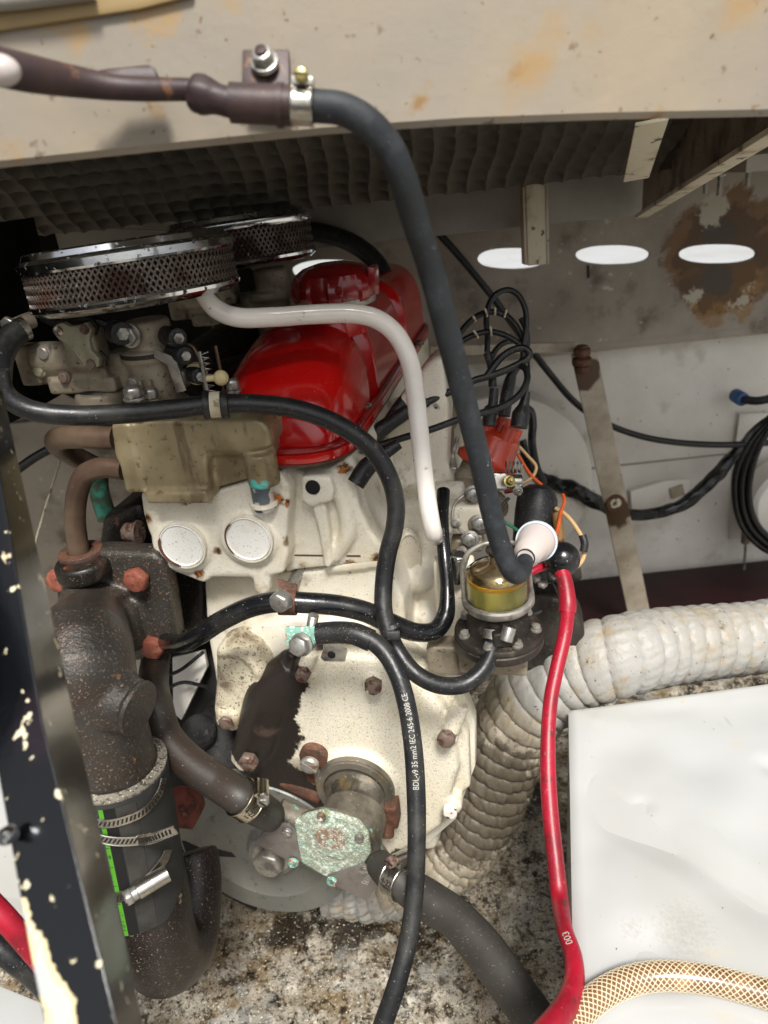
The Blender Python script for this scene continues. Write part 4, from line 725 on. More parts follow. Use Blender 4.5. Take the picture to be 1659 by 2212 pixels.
# ================================================================== carburettors
def carb(o, lab, full=True):
    # o(dx, dy, dz): measured from the main barrel; dx right, dy away, dz up
    t = Thing('carburettor', lab, 'carburettor', o(0, 0, -.06), 'carburettors under the air filters')
    t.part('barrel', cast([cyl(o(0, 0, -.062), EZ, .024, .062, .003), cyl(o(-.001, 0, -.004), EZ, .0275, .012, .002), cyl(o(.004, 0, .006), EZ, .022, .030, .003), box(o(-.028, .004, -.012), EX*.02, EY*.016, EZ*.018, .004), box(o(.012, .0, -.055), EX*.012, EY*.02, EZ*.01, .003)], .002, 5), alloy)
    t.part('bridge_body', cast([tube([o(-.045, -.012, .004), o(-.118, -.012, .006)], .0165), tube([o(-.04, -.014, -.010), o(-.115, -.012, -.014)], .0075), tube([o(-.075, -.016, .010), o(-.125, -.012, .010)], .011), box(o(-.070, -.006, -.022), EX*.038, EY*.018, EZ*.008, .003), box(o(-.125, -.010, .0), EX*.012, EY*.014, EZ*.02, .003), box(o(-.056, -.018, .018), EX*.018, EY*.012, EZ*.02, .003)], .002, 4), alloy)
    cp = [(-.072, .030), (-.060, .033), (-.050, .027), (-.036, .028), (-.024, .031), (-.018, .020), (-.026, .008), (-.027, -.006), (-.018, -.018), (-.022, -.030), (-.035, -.031), (-.045, -.026), (-.052, -.012), (-.060, .002), (-.072, .010), (-.078, .020)]
    cq = lambda x, y, z, s_=1: o(-.056+(x+.048)*.74*s_, y, .020+z*.74*s_)
    t.part('cover_plate', prism([cq(x, -.034, z, .95) for x, z in cp], EY*.008, .002), alloy_pale, label='three-lobed pale cover plate'); t.part('gasket_plate', prism([cq(x, -.026, z, 1.05) for x, z in cp], EY*.004, .001), alloy_dark)
    for x, z in ((-.067, .021), (-.029, .021), (-.033, -.024)): t.part('screw', slothead(cq(x, -.034, z), -EY, .0048, .003, random.uniform(0, 3)), bolt_rusty)
    t.part('float_bowl', cast([cyl(o(-.062, -.002, -.085), EZ, .026, .058, .004), box(o(-.034, .0, -.070), EX*.012, EY*.02, EZ*.022, .003)], .002, 3), plastic_black)
    t.part('float_bowl_cap', cast([cyl(o(-.060, -.006, -.052), EZ, .0275, .022, .004), cyl(o(-.052, -.016, -.060), EZ, .017, .02, .004)], .002, 4), alloy)
    t.part('foot_flange', box(o(-.005, .0, -.066), EX*.032, EY*.022, EZ*.004, .002), alloy_dark)
    if not full: return t
    for i, (x, y, z, r, h) in enumerate(((-.098, -.024, .014, .006, .010), (-.112, -.018, -.004, .0055, .012), (-.085, -.02, -.012, .005, .012), (-.012, -.024, -.022, .0055, .010), (.008, -.024, -.040, .005, .010), (-.028, -.022, -.048, .005, .012))):
        t.part('jet_screw', J(cyl(o(x, y+.006, z), -EY, r*1.3, h), slothead(o(x, y+.006-h, z), -EY, r, .003, i*1.3)), (zinc, alloy_pale, bolt_rusty)[i % 3])
    t.part('return_spring', tube([o(.066+.0035*math.cos(k*1.5), -.016+.0035*math.sin(k*1.5), .004-.0013*k) for k in range(34)], .0006, 6, 3), bolt_steel)
    t.part('vacuum_pipe', tube([o(-.03, -.01, .034), o(-.045, -.02, .042), o(-.075, -.02, .040), o(-.10, -.01, .044)], .004, 12), plastic_black)
    t.part('choke_arm', prism([o(.020, -.026, .012), o(.040, -.026, .002), (o(.044, -.026, -.03)), o(.034, -.026, -.032), o(.030, -.026, -.004), o(.018, -.026, .004)], EY*.002, .0005), zinc)
    t.part('seam_ring', ring(o(0, 0, .004), EZ, .0265, .004, .002), alloy_dark)
    for k in range(3): t.part('body_rib', box(o(-.012+.010*k, -.0255, -.036), EX*.0014, EY*.003, EZ*.018, .0008), alloy)
    for x, y, z, r, h in ((.033, -.006, .020, .0095, .016), (.036, -.008, .004, .0085, .020), (-.008, -.026, .030, .011, .008), (.046, -.004, -.018, .008, .016)):
        b_ = t.part('stub', cyl(o(x-.008, y, z), nrm(EX*.75-EY*.6), r, h+.01), plastic_black); t.part('stub_end', hexhead(o(x-.008, y, z)+nrm(EX*.75-EY*.6)*(h+.01), nrm(EX*.75-EY*.6), r*.6, .003, .3), bolt_steel, b_)
    t.part('bolt', hexhead(o(-.002, -.026, .026), -EY, .010, .006, .3, .012), bolt_steel)
    t.part('link_rod', tube([o(.040, -.010, .012), o(.052, -.012, .010), o(.058, -.014, .0), o(.058, -.014, -.03), o(.057, -.014, -.052), o(.050, -.014, -.058), o(.050, -.014, -.075)], .0016, 10), copper)
    t.part('link_rod', tube([o(.075, -.008, .008), o(.075, -.008, -.03), o(.073, -.008, -.078)], .0016, 10), copper)
    t.part('link_rod', tube([o(.063, -.020, .006), o(.063, -.020, -.05)], .0019, 10), bolt_steel)
    t.part('ball_joint', J(ball(o(.079, -.018, -.021), .0075), cyl(o(.050, -.018, -.021), EX, .0032, .025)), nylon)
    t.part('lever', cast([box(o(.045, -.012, -.045), EX*.008, EY*.003, EZ*.005, .001), tube([o(.030, -.014, -.046), o(.050, -.014, -.047), o(.053, -.014, -.060), o(.034, -.014, -.066)], .0034)], .0015, 2), alloy)
    t.part('clevis', box(o(.037, -.016, -.020), EX*.006, EY*.006, EZ*.008, .001), bolt_steel); t.part('cam', cyl(o(.050, -.006, -.018), -EY, .011, .006), nylon)
    return t
B1 = D(325, 768, .985)
carb(lambda x, y, z: B1+EX*x+EY*y+EZ*(z+.0), 'nearer carburettor with three-lobed cover, under the nearer air filter')
B2 = D(585, 640, 1.30)
t = carb(lambda x, y, z: B2+EX*x+EY*y+EZ*(z), 'dark farther carburettor behind the white breather pipe', False)
single('inlet_manifold', 'dark inlet manifold between the carburettors and the rocker cover', 'manifold', cast([tube([D(330, 890, 1.03), D(420, 850, 1.1), D(560, 800, 1.25)], .026), tube([D(420, 800, 1.2), D(560, 700, 1.4)], .03), box(D(330, 872, 1.01), EX*.03, EY*.02, EZ*.006, .002)], .004, 4), alloy_dark)
t = Thing('fuel_hose_union', 'small union with a bright clip at the far left of the nearer carburettor', 'hose union', D(40, 715, .96))
t.part('union_body', tube([D(70, 690, .97), D(45, 700, .96), D(20, 712, .95)], .008), alloy); t.part('clip_band', ring(D(48, 712, .955), nrm(D(70, 690, .97)-D(20, 712, .95)), .0105, .007, .001), steel); t.part('clip_screw', hexhead(D(22, 700, .95), -EY, .008, .006), bolt_steel)
t.part('hose_stub', tube([D(45, 712, .955), D(18, 735, .94), D(0, 775, .92), D(-5, 820, .9)], .012), rubber)
for (u, v, d, lb) in ((292, 862, .945, 'large grey bolt head standing behind the black hose, under the carburettor'), (330, 865, .965, 'small hex nut just beside the larger grey bolt head'), (505, 846, .97, 'hex bolt head tucked behind the hose clip next to the red cover')):
    P = D(u, v, d); single('hex_bolt', lb, 'bolt', J(hexhead(P, EZ, px(22 if u < 300 else 15, d), .010, .3, px(25 if u < 300 else 17, d)), cyl(P-EZ*.02, EZ, px(12, d), .02)), bolt_steel, group='bolt heads behind the fuel hose')
# ================================================================== bronze thermostat housing with its pipes
t = Thing('thermostat_housing', 'brown bronze cooling water housing crusted green at its outlet, on top of the cylinder head', 'housing', EP(420, 1060, .02))
yh = -.022; s1 = [(278, 914), (330, 910), (470, 908), (548, 905), (568, 912), (580, 930), (585, 968), (528, 978), (444, 978), (450, 1060), (380, 1064), (312, 1066), (296, 1030), (284, 980)]
hz_ = [prism(wp(s1, yh), EY*.085, .009, 4), prism(wp([(237, 917), (262, 914), (281, 916), (288, 980), (312, 1066), (270, 1066), (258, 1010), (247, 985)], yh-.004), EY*.085, .004, 3),
       prism(wp([(440, 965), (590, 960), (594, 1020), (520, 1040), (450, 1060)], yh+.016), EY*.06, .003, 3), tube([EP(300, 940, yh+.022), EP(540, 936, yh+.022)], .022, 20), ball(EP(552, 940, yh+.022), .0225)]
P = EP(560, 975, yh+.012); hz_.append(tube([P, VZ(P, 1046)], px(36, dep(P)), 28)); P = EP(395, 1062, yh+.01); hz_.append(box(P, EX*.034, EY*.016, EZ*.007, .003))
t.part('housing_body', cast(hz_, .002, 4), brass_old)
P = EP(566, 1060, yh+.018); t.part('outlet_stub', tube([P+EZ*.012, P-EZ*.02], px(24, dep(P)), 20), MAT('peeled_grey_pipe', '5f666c', .45, .3, layers=[lay('cfc9bb', 60, .5, .56, 4)])); t.part('outlet_ring', ring(VZ(P, 1086), EZ, px(24, dep(P)), .004, .003), cream_rough)
t.part('upper_pipe', tube([EP(250, 946, .0), EP(160, 944, .0), EP(126, 948, .01), EP(124, 960, .03), EP(160, 985, .06), EP(206, 1008, .09)], px(26, .99), 24, 12), copper)
t.part('lower_pipe', tube([EP(268, 1014, -.004), EP(222, 1010, -.004), EP(184, 1026, -.006), EP(168, 1062, -.008), EP(162, 1120, -.010), EP(172, 1205, -.012)], px(24.5, .97), 24, 12), copper)
t.part('pipe_nut', cast([cyl(EP(176, 1213, -.012)-EZ*.012, EZ, .020, .022, .003, 12), ring(EP(176, 1196, -.012), EZ, .014, .010, .010)], .0015, 3), rust)
# ================================================================== exhaust elbow
AX = D(247, 1655, .90); RP = px(96, .90)
t = Thing('exhaust_elbow', 'rust-speckled black cast exhaust elbow with a round capped stub', 'exhaust elbow', AX)
zt = VZ(AX, 1400); fl = [(112, 1225), (150, 1200), (215, 1190), (330, 1196), (352, 1216), (366, 1290), (380, 1380), (372, 1410), (330, 1425), (240, 1440), (130, 1400)]
PF = lambda u, v, k=0: EP(u, v, -.015+k)
el = [prism([PF(*p) for p in fl], EY*.028, .006, 3), tube([PF(215, 1255, .0), PF(200, 1330, -.012), VZ(AX, 1430)+EY*.004, VZ(AX, 1500), AX, AX-EZ*.03], [RP*.86, RP*1.0, RP*1.05, RP*1.0, RP*.93, RP*.93], 40),
      tube([PF(262, 1290, 0), PF(250, 1380, -.01)], [RP*.5, RP*.9], 30)]
SP = D(298, 1530, .825); sd_ = nrm(EX*.96-EY*.16-EZ*.20); el.append(tube([SP-sd_*.07+EY*.01, SP-sd_*.03, SP-sd_*.002], [RP*.85, RP*.70, px(57, .84)], 36))
t.part('elbow_casting', cast(el, .0026, 8, .6), iron)
t.part('stub_cap', lathe([(px(57, .84), -.004), (px(60, .84), -.001), (px(58, .84), .002), (0, .0025)], SP, sd_, 48), iron)
for u, v, r in ((300, 1247, 29), (335, 1393, 27), (133, 1248, 28), (150, 1392, 26)): P = PF(u, v, -.001); t.part('flange_bolt', hexhead(P, -EY, px(r, dep(P)), .012, u*.02), rust_red)
t.part('pipe_boss', cast([cyl(PF(185, 1235, -.006)-EZ*.006, EZ, .030, .022, .004), cyl(PF(180, 1215, -.004)-EZ*.005, EZ, .024, .012, .003)], .002, 3), iron_flange)
# sleeve, its stripe and knit end
ZS = AX; RS = px(112, .90); ZE = VZ(AX, 1925)
t = Thing('exhaust_sleeve', 'black woven rubber exhaust sleeve with a lime green printed stripe', 'exhaust hose', ZE)
Ls = (ZS-ZE)[2]; t.part('sleeve', lathe([(RS*.9, -.002), (RS, 0), (RS, Ls), (RS*.985, Ls+.001), (RS*.9, Ls)], ZE, EZ, 72), sleeve_m)
t.part('frayed_end', lathe([(RP*.93, Ls-.002), (RS*.985, Ls-.001), (RS*.99, Ls+.003), (RP*.96, Ls+.005), (RP*.92, Ls+.002)], ZE, EZ, 96, fn=lambda th, h: 1+.012*mnoise.noise(Vector((math.cos(th)*9, math.sin(th)*9, h*90)))), knit)
def patch(u0, u1, v0, v1, off, m_, name, label=None, n=14):
    P0, n0 = oncyl(u0, v0, AX, RS); P1, n1_ = oncyl(u1, v0, AX, RS); a0 = math.atan2(n0[1], n0[0]); a1 = math.atan2(n1_[1], n1_[0]); zt_ = ZS[2]-.0035; zb_ = ZE[2]+.001; vv = []; uv = []; ff = []
    for i in range(n+1):
        for z in (zb_, zt_): a = a0+(a1-a0)*i/n; vv.append(np.array([AX[0]+math.cos(a)*(RS+off), AX[1]+math.sin(a)*(RS+off), z]))
    for i in range(n): k = 2*i; ff.append((k, k+2, k+3, k+1)); uv.append(((i*.01, 0), (i*.01+.01, 0), (i*.01+.01, .2), (i*.01, .2)))
    return t.part(name, M(vv, ff, uv), m_, label=label)
patch(254, 264, 1850, 0, .0006, green_m, 'printed_stripe'); patch(264, 290, 1850, 0, .0004, darkvoid, 'black_edging'); patch(293, 338, 1850, 0, .0005, cloth_grey, 'woven_strip')
ang0 = math.atan2(*(oncyl(255, 1850, AX, RS)[1][[1, 0]])); ang1 = math.atan2(*(oncyl(263, 1850, AX, RS)[1][[1, 0]]))
tm = M()
for i, w_ in enumerate('||-|0|_|8||-'):
    tm.add(text(w_, .010, lambda x, y, i=i: (lambda a, z: np.array([AX[0]+math.cos(a)*(RS+.0009), AX[1]+math.sin(a)*(RS+.0009), z]))(ang0+(ang1-ang0)*(y/.010+.1), ZE[2]+.008+i*.012+x)))
t.part('stripe_print', tm, darkvoid)
# the two crossing bands and the lower worm clamp
def band_on(pts, off=.001):
    C = []; Nn = []
    for u, v, lift in pts:
        P, n = oncyl(u, v, AX, RS); C.append(P+n*(off+lift)); Nn.append(n)
    C = spline(C, 8); return C, [nrm([p[0]-AX[0], p[1]-AX[1], 0]) for p in C]
bw = px(24, .86)
for pts, lb in (([(212, 1772, 0), (240, 1774, 0), (280, 1762, 0), (320, 1738, 0), (345, 1702, 0), (352, 1668, 0)], 'slotted steel band climbing steeply round the top of the black sleeve'),):
    C, Nn = band_on(pts, .0012); t = Thing('hose_clamp', lb, 'hose clamp', C[10], 'hose clamps'); t.part('band', ribbon(C, Nn, EZ, bw, .0010), steel); t.part('slots', slots(C, Nn, EZ, bw, .0011, .0035), stamp_m, kind='stuff')
C, Nn = band_on([(214, 1795, .002), (236, 1803, .002), (270, 1806, .002), (310, 1800, .003)], .001); r_ = C[-1]
C2 = spline([C[-1], D(345, 1792, .835), D(388, 1770, .830)], 10)[1:]; n2 = [nrm(-EY*.9-EZ*.15-EX*.1)]*len(C2)
t = Thing('hose_clamp', 'slotted steel band whose loose tail sticks out past the black sleeve', 'hose clamp', C[10], 'hose clamps'); Cq = C+C2; Nq = Nn+n2
t.part('band', ribbon(Cq, Nq, EZ, bw*1.05, .0010), steel); t.part('slots', slots(Cq, Nq, EZ, bw*1.05, .0011, .0035), stamp_m, kind='stuff')
for sg in (-1, 1): t.part('band_lip', tube([c+EZ*sg*bw*.50+n*.0012 for c, n in zip(Cq, Nq)], .0006, 6, raw=True), steel)
C, Nn = band_on([(244, 1937, 0), (262, 1938, .0005), (290, 1930, .001), (318, 1912, .001), (350, 1882, .0), (375, 1845, 0), (382, 1822, 0)], .001)
t = Thing('hose_clamp', 'wide worm-drive clamp near the bottom of the black sleeve, screw end towards the viewer', 'hose clamp', C[10], 'hose clamps'); t.part('band', ribbon(C, Nn, EZ, bw*1.25, .0011), steel)
t.part('slots', slots(C[:24], Nn[:24], EZ, bw*1.2, .0012, .0032, .6, .6), stamp_m, kind='stuff')
h0, n0 = oncyl(318, 1905, AX, RS); h1, n1_ = oncyl(376, 1856, AX, RS); n_ = nrm(n0+n1_); h0 = h0+n_*.009; h1 = h1+n_*.012; hd = nrm(h0-h1); ww = nrm(np.cross(hd, n_))
t.part('screw_housing', J(box((h0+h1)/2-n_*.003, (h1-h0)/2, ww*bw*.62, n_*.0035, .001), tube([h1, h0], .0075, 24)), steel)
sc_ = t.part('screw', J(cyl(h0, hd, .0062, .006), hexhead(h0+hd*.005, hd, .0078, .007, .3)), bolt_steel); t.part('screw_slot', box(h0+hd*.0126, n_*.0068, ww*.0011, hd*.0006), stamp_m, sc_)
# the sleeve leans a few degrees off the upright
TILT = Matrix.Translation(Vector(AX)) @ Matrix.Rotation(rad(6.5), 4, Vector(FW)) @ Matrix.Translation(-Vector(AX))
for o in list(COL.objects):
    if o.parent is None and (o.name.startswith('exhaust_sleeve') or (o.name.startswith('hose_clamp') and 'sleeve' in o['label'])): o.matrix_world = TILT @ Matrix.Translation(o.location)
# lower elbow
P1 = VZ(AX, 1935); rL = RP*1.0; q = lambda u, v, d: D(u, v, d)
dz_ = dep(P1); low = [tube([D(300, 1860, dz_-.02), D(322, 1940, dz_), D(334, 2010, dz_+.02), D(358, 2062, dz_+.06), D(398, 2040, dz_+.11), D(416, 1965, dz_+.14), D(420, 1890, dz_+.16), D(412, 1840, dz_+.17)], [rL*.98, rL, rL, rL*1.0, rL*.88, rL*.80, rL*.77, rL*.75], 36, 8)]
single('lower_exhaust_bend', 'brown-black U-shaped exhaust bend coming out below the woven sleeve', 'exhaust pipe', cast(low, .003, 10, .6), iron_elbow)
# ================================================================== raw-water pump
PC = EP(729, 1759, -.068); PC = L(loc(sealP)[0]+.004, -.068, loc(PC)[2])
pc = lambda y: L(loc(PC)[0], y, loc(PC)[2])
t = Thing('water_pump', 'raw water pump with green verdigris face plate on the front of the timing cover', 'pump', pc(-.09))
t.part('pump_body', cast([lathe([(0, 0), (.037, 0), (.037, .008), (.031, .014), (.0265, .024), (.0265, .04), (0, .04)], pc(-.030), -EY, 40), cyl(pc(-.02), -EY, .0255, .055, .003), cyl(pc(-.030), -EY, .036, .008, .002), cyl(pc(-.062), -EY, .0365, .046, .004, 40), cyl(pc(-.068)+EX*.0, -EY, .034, .03, .002), box(pc(-.045)+EX*.026, EX*.006, EY*.016, EZ*.004, .001), box(pc(-.045)+EZ*.026, EX*.003, EY*.016, EZ*.005, .001),
    tube([pc(-.095)-EX*.02-EZ*.0, EP(600, 1752, -.10)], .0145), tube([pc(-.095)+EX*.02-EZ*.012, EP(826, 1872, -.10)], .0145)], .0018, 4), pump_metal)
fp = [(634, 1776), (660, 1764), (690, 1757), (722, 1762), (774, 1779), (795, 1806), (801, 1846), (787, 1867), (745, 1885), (706, 1898), (650, 1866), (636, 1820)]
t.part('body_flange', prism(wp([(u*1.0, v) for u, v in fp], -.108), EY*.010, .002), pump_metal)
fpp = t.part('face_plate', cast([prism(wp(fp, -.116), EY*.008, .003, 3), prism(wp([(672, 1790), (720, 1780), (765, 1805), (770, 1840), (735, 1862), (690, 1845)], -.118), EY*.006, .004, 3)], .0016, 3), verdigris)
for u, v, mm, r in ((620, 1797, bolt_steel, 11), (634, 1863, lug_green, 12), (717, 1903, lug_green, 12), (787, 1879, bolt_steel, 11), (776, 1809, zinc, 10), (694, 1763, bolt_rusty, 10)):
    P = EP(u, v, -.121); t.part('slotted_screw', slothead(P+EY*.001, -EY, px(r, dep(P)), .004, u), mm)
lbk = t.part('bracket_plate', prism(wp([(582, 1773), (623, 1782), (638, 1794), (649, 1862), (640, 1868), (553, 1824), (553, 1815)], -.119), EY*.0022, .0006), bracket_m, label='left grey bracket plate')
t.part('plate_lip', prism([EP(582, 1773, -.119), EP(553, 1817, -.119), EP(553, 1817, -.105), EP(582, 1773, -.105)], EX*.002, .0005), zinc)
t.part('bracket_plate', prism(wp([(707, 1892), (786, 1866), (827, 1899), (792, 1946), (712, 1908)], -.1205), EY*.0022, .0006), bracket_m, label='right grey bracket plate stamped 8-40195')
o_ = EP(806, 1884, -.1211); dx_ = nrm(EP(774, 1930, -.1211)-o_); dy_ = nrm(EP(826, 1898, -.1211)-o_); dy_ = nrm(dy_-dx_*(dy_@dx_))
t.part('stamped_number', text('8-40195', .0095, lambda x, y: o_+dx_*(x*.82-.002)+dy_*(y-.004), bold=.00015), ink_white)
o2 = EP(668, 1800, -.1184); ddx = nrm(EP(760, 1830, -.1184)-o2); ddy = nrm(EZ-ddx*(EZ@ddx))
P = EP(836, 1752, -.045); t.part('plug_nut', cast([box(P, EX*.014, EY*.012, EZ*.016, .003), cyl(P-EZ*.004, nrm(-EY*.6-EZ), .0085, .026)], .0015, 3), rust)
t.part('grease_tube', tube([EP(805, 1812, -.06), EP(838, 1800, -.06)], .003), zinc)
# hoses on the pump
dq_ = dep(EP(335, 1393, -.015)); h1p = [D(352, 1330, dq_+.13), D(340, 1400, dq_+.08), D(332, 1460, dq_-.01), D(335, 1520, .98), D(356, 1590, .96), D(405, 1645, .945), D(470, 1690, .93), D(530, 1728, .915), EP(588, 1764, -.10)]
tb = tube(h1p, [px(36, 1.0)]*4+[px(38, .93)]*5, 32, 12); single('inlet_hose', 'thick dusty black hose curving down behind the exhaust stub to the pump inlet', 'hose', tb, MAT('dusty_hose', '2b2723', .5, layers=[lay('362a22', 10, .42, .62, 6, f=.7), lay('c2b69c', 480, .70, .74, 2, f=.8)], bump=[(300, .0002, 'noise')]))
h2p = [EP(818, 1866, -.10), D(860, 1900, .885), D(920, 1942, .90), D(985, 1985, .93), D(1040, 2045, .95), D(1090, 2110, .96), D(1140, 2180, .97), D(1200, 2260, .98)]
tb2 = tube(h2p, [px(36, .89)]*2+[px(42, .92)]*2+[px(46, .95)]*4, 32, 12); single('outlet_hose', 'thick ribbed-fabric black hose running from the pump outlet down to the bottom edge', 'hose', tb2, rubber_cloth)
P, ca_, rr_ = near(tb, D(548, 1740, .905)); tc2, a0, b0 = clip('hose_clamp', 'wide steel clamp stamped 14-22 on the pump inlet hose, left of the green plate', P, ca_, rr_+.0004, px(38, .905), nrm(UP*.9+RT*.55-FW*.5), group='hose clamps', slot=False, mat=MAT('brushed_band', 'c2bba9', .22, 1, layers=[lay('7a705c', 40, .5, .68, 6, f=.5)]))
def bandtext(tt, P, ax, r, items):
    ax = nrm(ax); c = nrm(CAM-P); c = nrm(c-ax*(c@ax)); b = np.cross(ax, c)
    for s_, ph, size in items:
        tt.part('stamping', text(s_, size, lambda x, y: (lambda th: P+ax*(x-len(s_)*size*.27)+(c*math.cos(th)-b*math.sin(th))*(r+.0014))(-ph+y/r)), stamp_m)
bandtext(tc2, P, ca_, rr_+.0004, (('22', -.30, .008), ('V', .20, .007), ('14-22', .55, .0065), ('mm', .78, .004)))
P, ca_, rr_ = near(tb2, D(856, 1898, .885)); tc3, a0, b0 = clip('hose_clamp', 'wide steel clamp stamped 22 on the pump outlet hose, tucked against the printed cable', P, ca_, rr_+.0004, px(38, .885), nrm(UP*.9+RT*.45-FW*.4), group='hose clamps', slot=False, screw=bolt_rusty)
bandtext(tc3, P, ca_, rr_+.0004, (('22', -.30, .009), ('V', .22, .009), ('14-22', .62, .0065), ('mm', .84, .004)))
# ================================================================== crank pulley and belt
PP = EP(574, 1822, -.02); RPu = px(192, dep(PP)); t = Thing('drive_pulley', 'large worn grey pulley disc below the water pump', 'pulley', PP)
t.part('disc', lathe([(RPu*.98, .016), (RPu, .014), (RPu*.99, .010), (RPu*.90, .006), (RPu*.9, -.002), (RPu*.99, -.006), (RPu, -.010), (RPu*.99, -.012), (RPu*.72, -.013), (RPu*.68, -.010), (RPu*.42, -.008), (RPu*.38, -.010), (0, -.010)][::-1], PP, EY, 96), greypaint)
P = EP(592, 1836, -.034); t.part('hub', lathe([(0, .012), (px(50, dep(P)), .012), (px(60, dep(P)), .004), (px(62, dep(P)), -.006)], P, -EY, 48), greypaint); t.part('hub_bolt', hexhead(P-EY*.010, -EY, px(34, dep(P)), .014, .3, px(42, dep(P))), zinc)
belt = spline([EP(345, 1770, .02), EP(378, 1828, .02), EP(425, 1880, .02), EP(490, 1915, .02), EP(560, 1950, .02)], 14); Nb = [nrm(EZ+EX*.6)]*len(belt)
t = Thing('toothed_belt', 'black toothed belt running off the lower left of the grey pulley', 'belt', belt[10]); t.part('belt', ribbon(belt, Nb, EY, .022, -.004), plastic_black)
te = M()
for i in range(0, len(belt)-1, 2): te.add(box(belt[i]+Nb[0]*.004, nrm(belt[i+1]-belt[i])*.0045, EY*.011, Nb[0]*.004, .001))
t.part('teeth', te, plastic_black, kind='stuff')
# grime-covered bits between the elbow and the cover
single('engine_mount', 'grey crusted engine mount in the shadow left of the timing cover', 'engine mount', cast([prism(wp([(400, 1590), (430, 1560), (470, 1585), (520, 1600), (560, 1650), (540, 1720), (470, 1720), (420, 1660)], .02), EY*.06, .008), ball(EP(430, 1580, .01), .022), ball(EP(480, 1650, .01), .028), prism(wp([(560, 1640), (600, 1650), (640, 1700), (560, 1720), (500, 1680)], .0), EY*.03, .006)], .003, 4), grey_crud)
single('rusty_flange_bar', 'brown rusty bar behind the pump inlet clamp', 'bar', cast([tube([EP(540, 1652, -.01), EP(610, 1675, -.015), EP(700, 1715, -.02)], .014), tube([EP(560, 1690, -.01), EP(690, 1740, -.02)], .010)], .003, 4), rust)
single('red_oxide_casting', 'flaking red-oxide lump just right of the woven sleeve', 'casting', cast([ball(D(392, 1730, 1.12), .017), box(D(405, 1745, 1.13), EX*.014, EY*.02, EZ*.014, .006)], .002, 2), red_oxide)
single('white_tag', 'small torn white tag between the sleeve and the thick hose', 'tag', prism([D(328, 1620, 1.0), D(338, 1612, 1.0), D(353, 1640, 1.0), D(345, 1650, 1.0)], FW*.002), white_plug)
# ================================================================== hoses and cables over the engine
fh = tube([D(-4, 800, .83), D(10, 850, .84), D(60, 884, .85), D(150, 897, .86), D(260, 894, .875), D(370, 884, .885), D(460, 874, .89), D(560, 873, .895), D(650, 886, .90), D(730, 917, .91), D(795, 962, .92), D(836, 1020, .93), D(855, 1085, .94), D(852, 1140, .945), D(838, 1195, .95), D(829, 1260, .955), D(829, 1320, .95), D(840, 1365, .945), D(862, 1412, .94), D(898, 1455, .93), D(950, 1480, .93), D(1005, 1477, .935), D(1044, 1445, .94), D(1062, 1405, .945), D(1068, 1362, .95)],
    [px(22, .86)]*8+[px(20.5, .91)]*9+[px(19, .93)]*3+[px(19, .94)]*5, 28, 10)
single('fuel_hose', 'black fuel hose crossing before the red cover, looping down to the fuel pump', 'hose', fh, rubber)
t = Thing('hose_clip', 'pale metal clip with twin rubber rings gripping the black fuel hose by the red cover', 'hose clip', D(465, 874, .89)); ha = nrm(D(500, 873, .892)-D(430, 876, .888))
t.part('clip_band', ring(D(466, 874, .89), ha, px(23, .89), px(22, .89), px(5, .89)), chip_m)
for u in (447, 486): t.part('rubber_ring', lathe([(px(22, .89), -px(8, .89)), (px(30, .89), -px(7, .89)), (px(32, .89), 0), (px(30, .89), px(7, .89)), (px(22, .89), px(8, .89))], D(u, 874.5, .89), ha, 40), rubber)
# battery lead with its print
bl_ = tube([D(688, 1370, .915), D(730, 1366, .91), D(780, 1372, .90), D(825, 1402, .895), D(858, 1455, .885), D(880, 1530, .875), D(893, 1620, .865), D(899, 1720, .855), D(900, 1820, .845), D(896, 1920, .84), D(884, 2020, .83), D(862, 2110, .82), D(832, 2200, .815), D(800, 2290, .81)], [px(20, .9)]*4+[px(20.5, .87)]*4+[px(20, .84)]*4+[px(21, .82)]*2, 32, 12)
t = Thing('battery_cable', 'black battery cable with white printing hanging down in front of the timing cover', 'cable', D(700, 1370, .912))
t.part('sheath', bl_, rubber)
t.part('heat_shrink', tube([D(686, 1369, .915), D(728, 1366, .91), D(765, 1369, .903), D(802, 1384, .898)], px(24, .91), 28), plastic_black)
i_ = min(range(len(bl_.C)), key=lambda i: np.linalg.norm(bl_.C[i]-D(897, 1706, .857)))
t.part('printing', print_on(bl_, bl_.s[i_], 'BDL-v9 35 mm2 IEC 245-6 2008 CE', .0072, rev=True, sx=.76), ink_white)
P = D(655, 1378, .925)
t.part('terminal_lug', prism([P+(-RT)*.017+UP*.011, P+RT*.018+UP*.011, P+RT*.018-UP*.012, P-RT*.010-UP*.012, P-RT*.017-UP*.004], nrm(EY+EZ*-.6)*.004, .0015), lug_green)
nl = nrm(-EY+EZ*.45-EX*.1); t.part('lug_bolt', hexhead(D(652, 1392, .918), nl, px(23, .92), .010, .1, px(26, .92)), bolt_steel); t.part('lug_stud', threaded(D(672, 1362, .945), nrm(UP+RT*.2-FW*.5), px(12, .93), .018), bolt_steel)
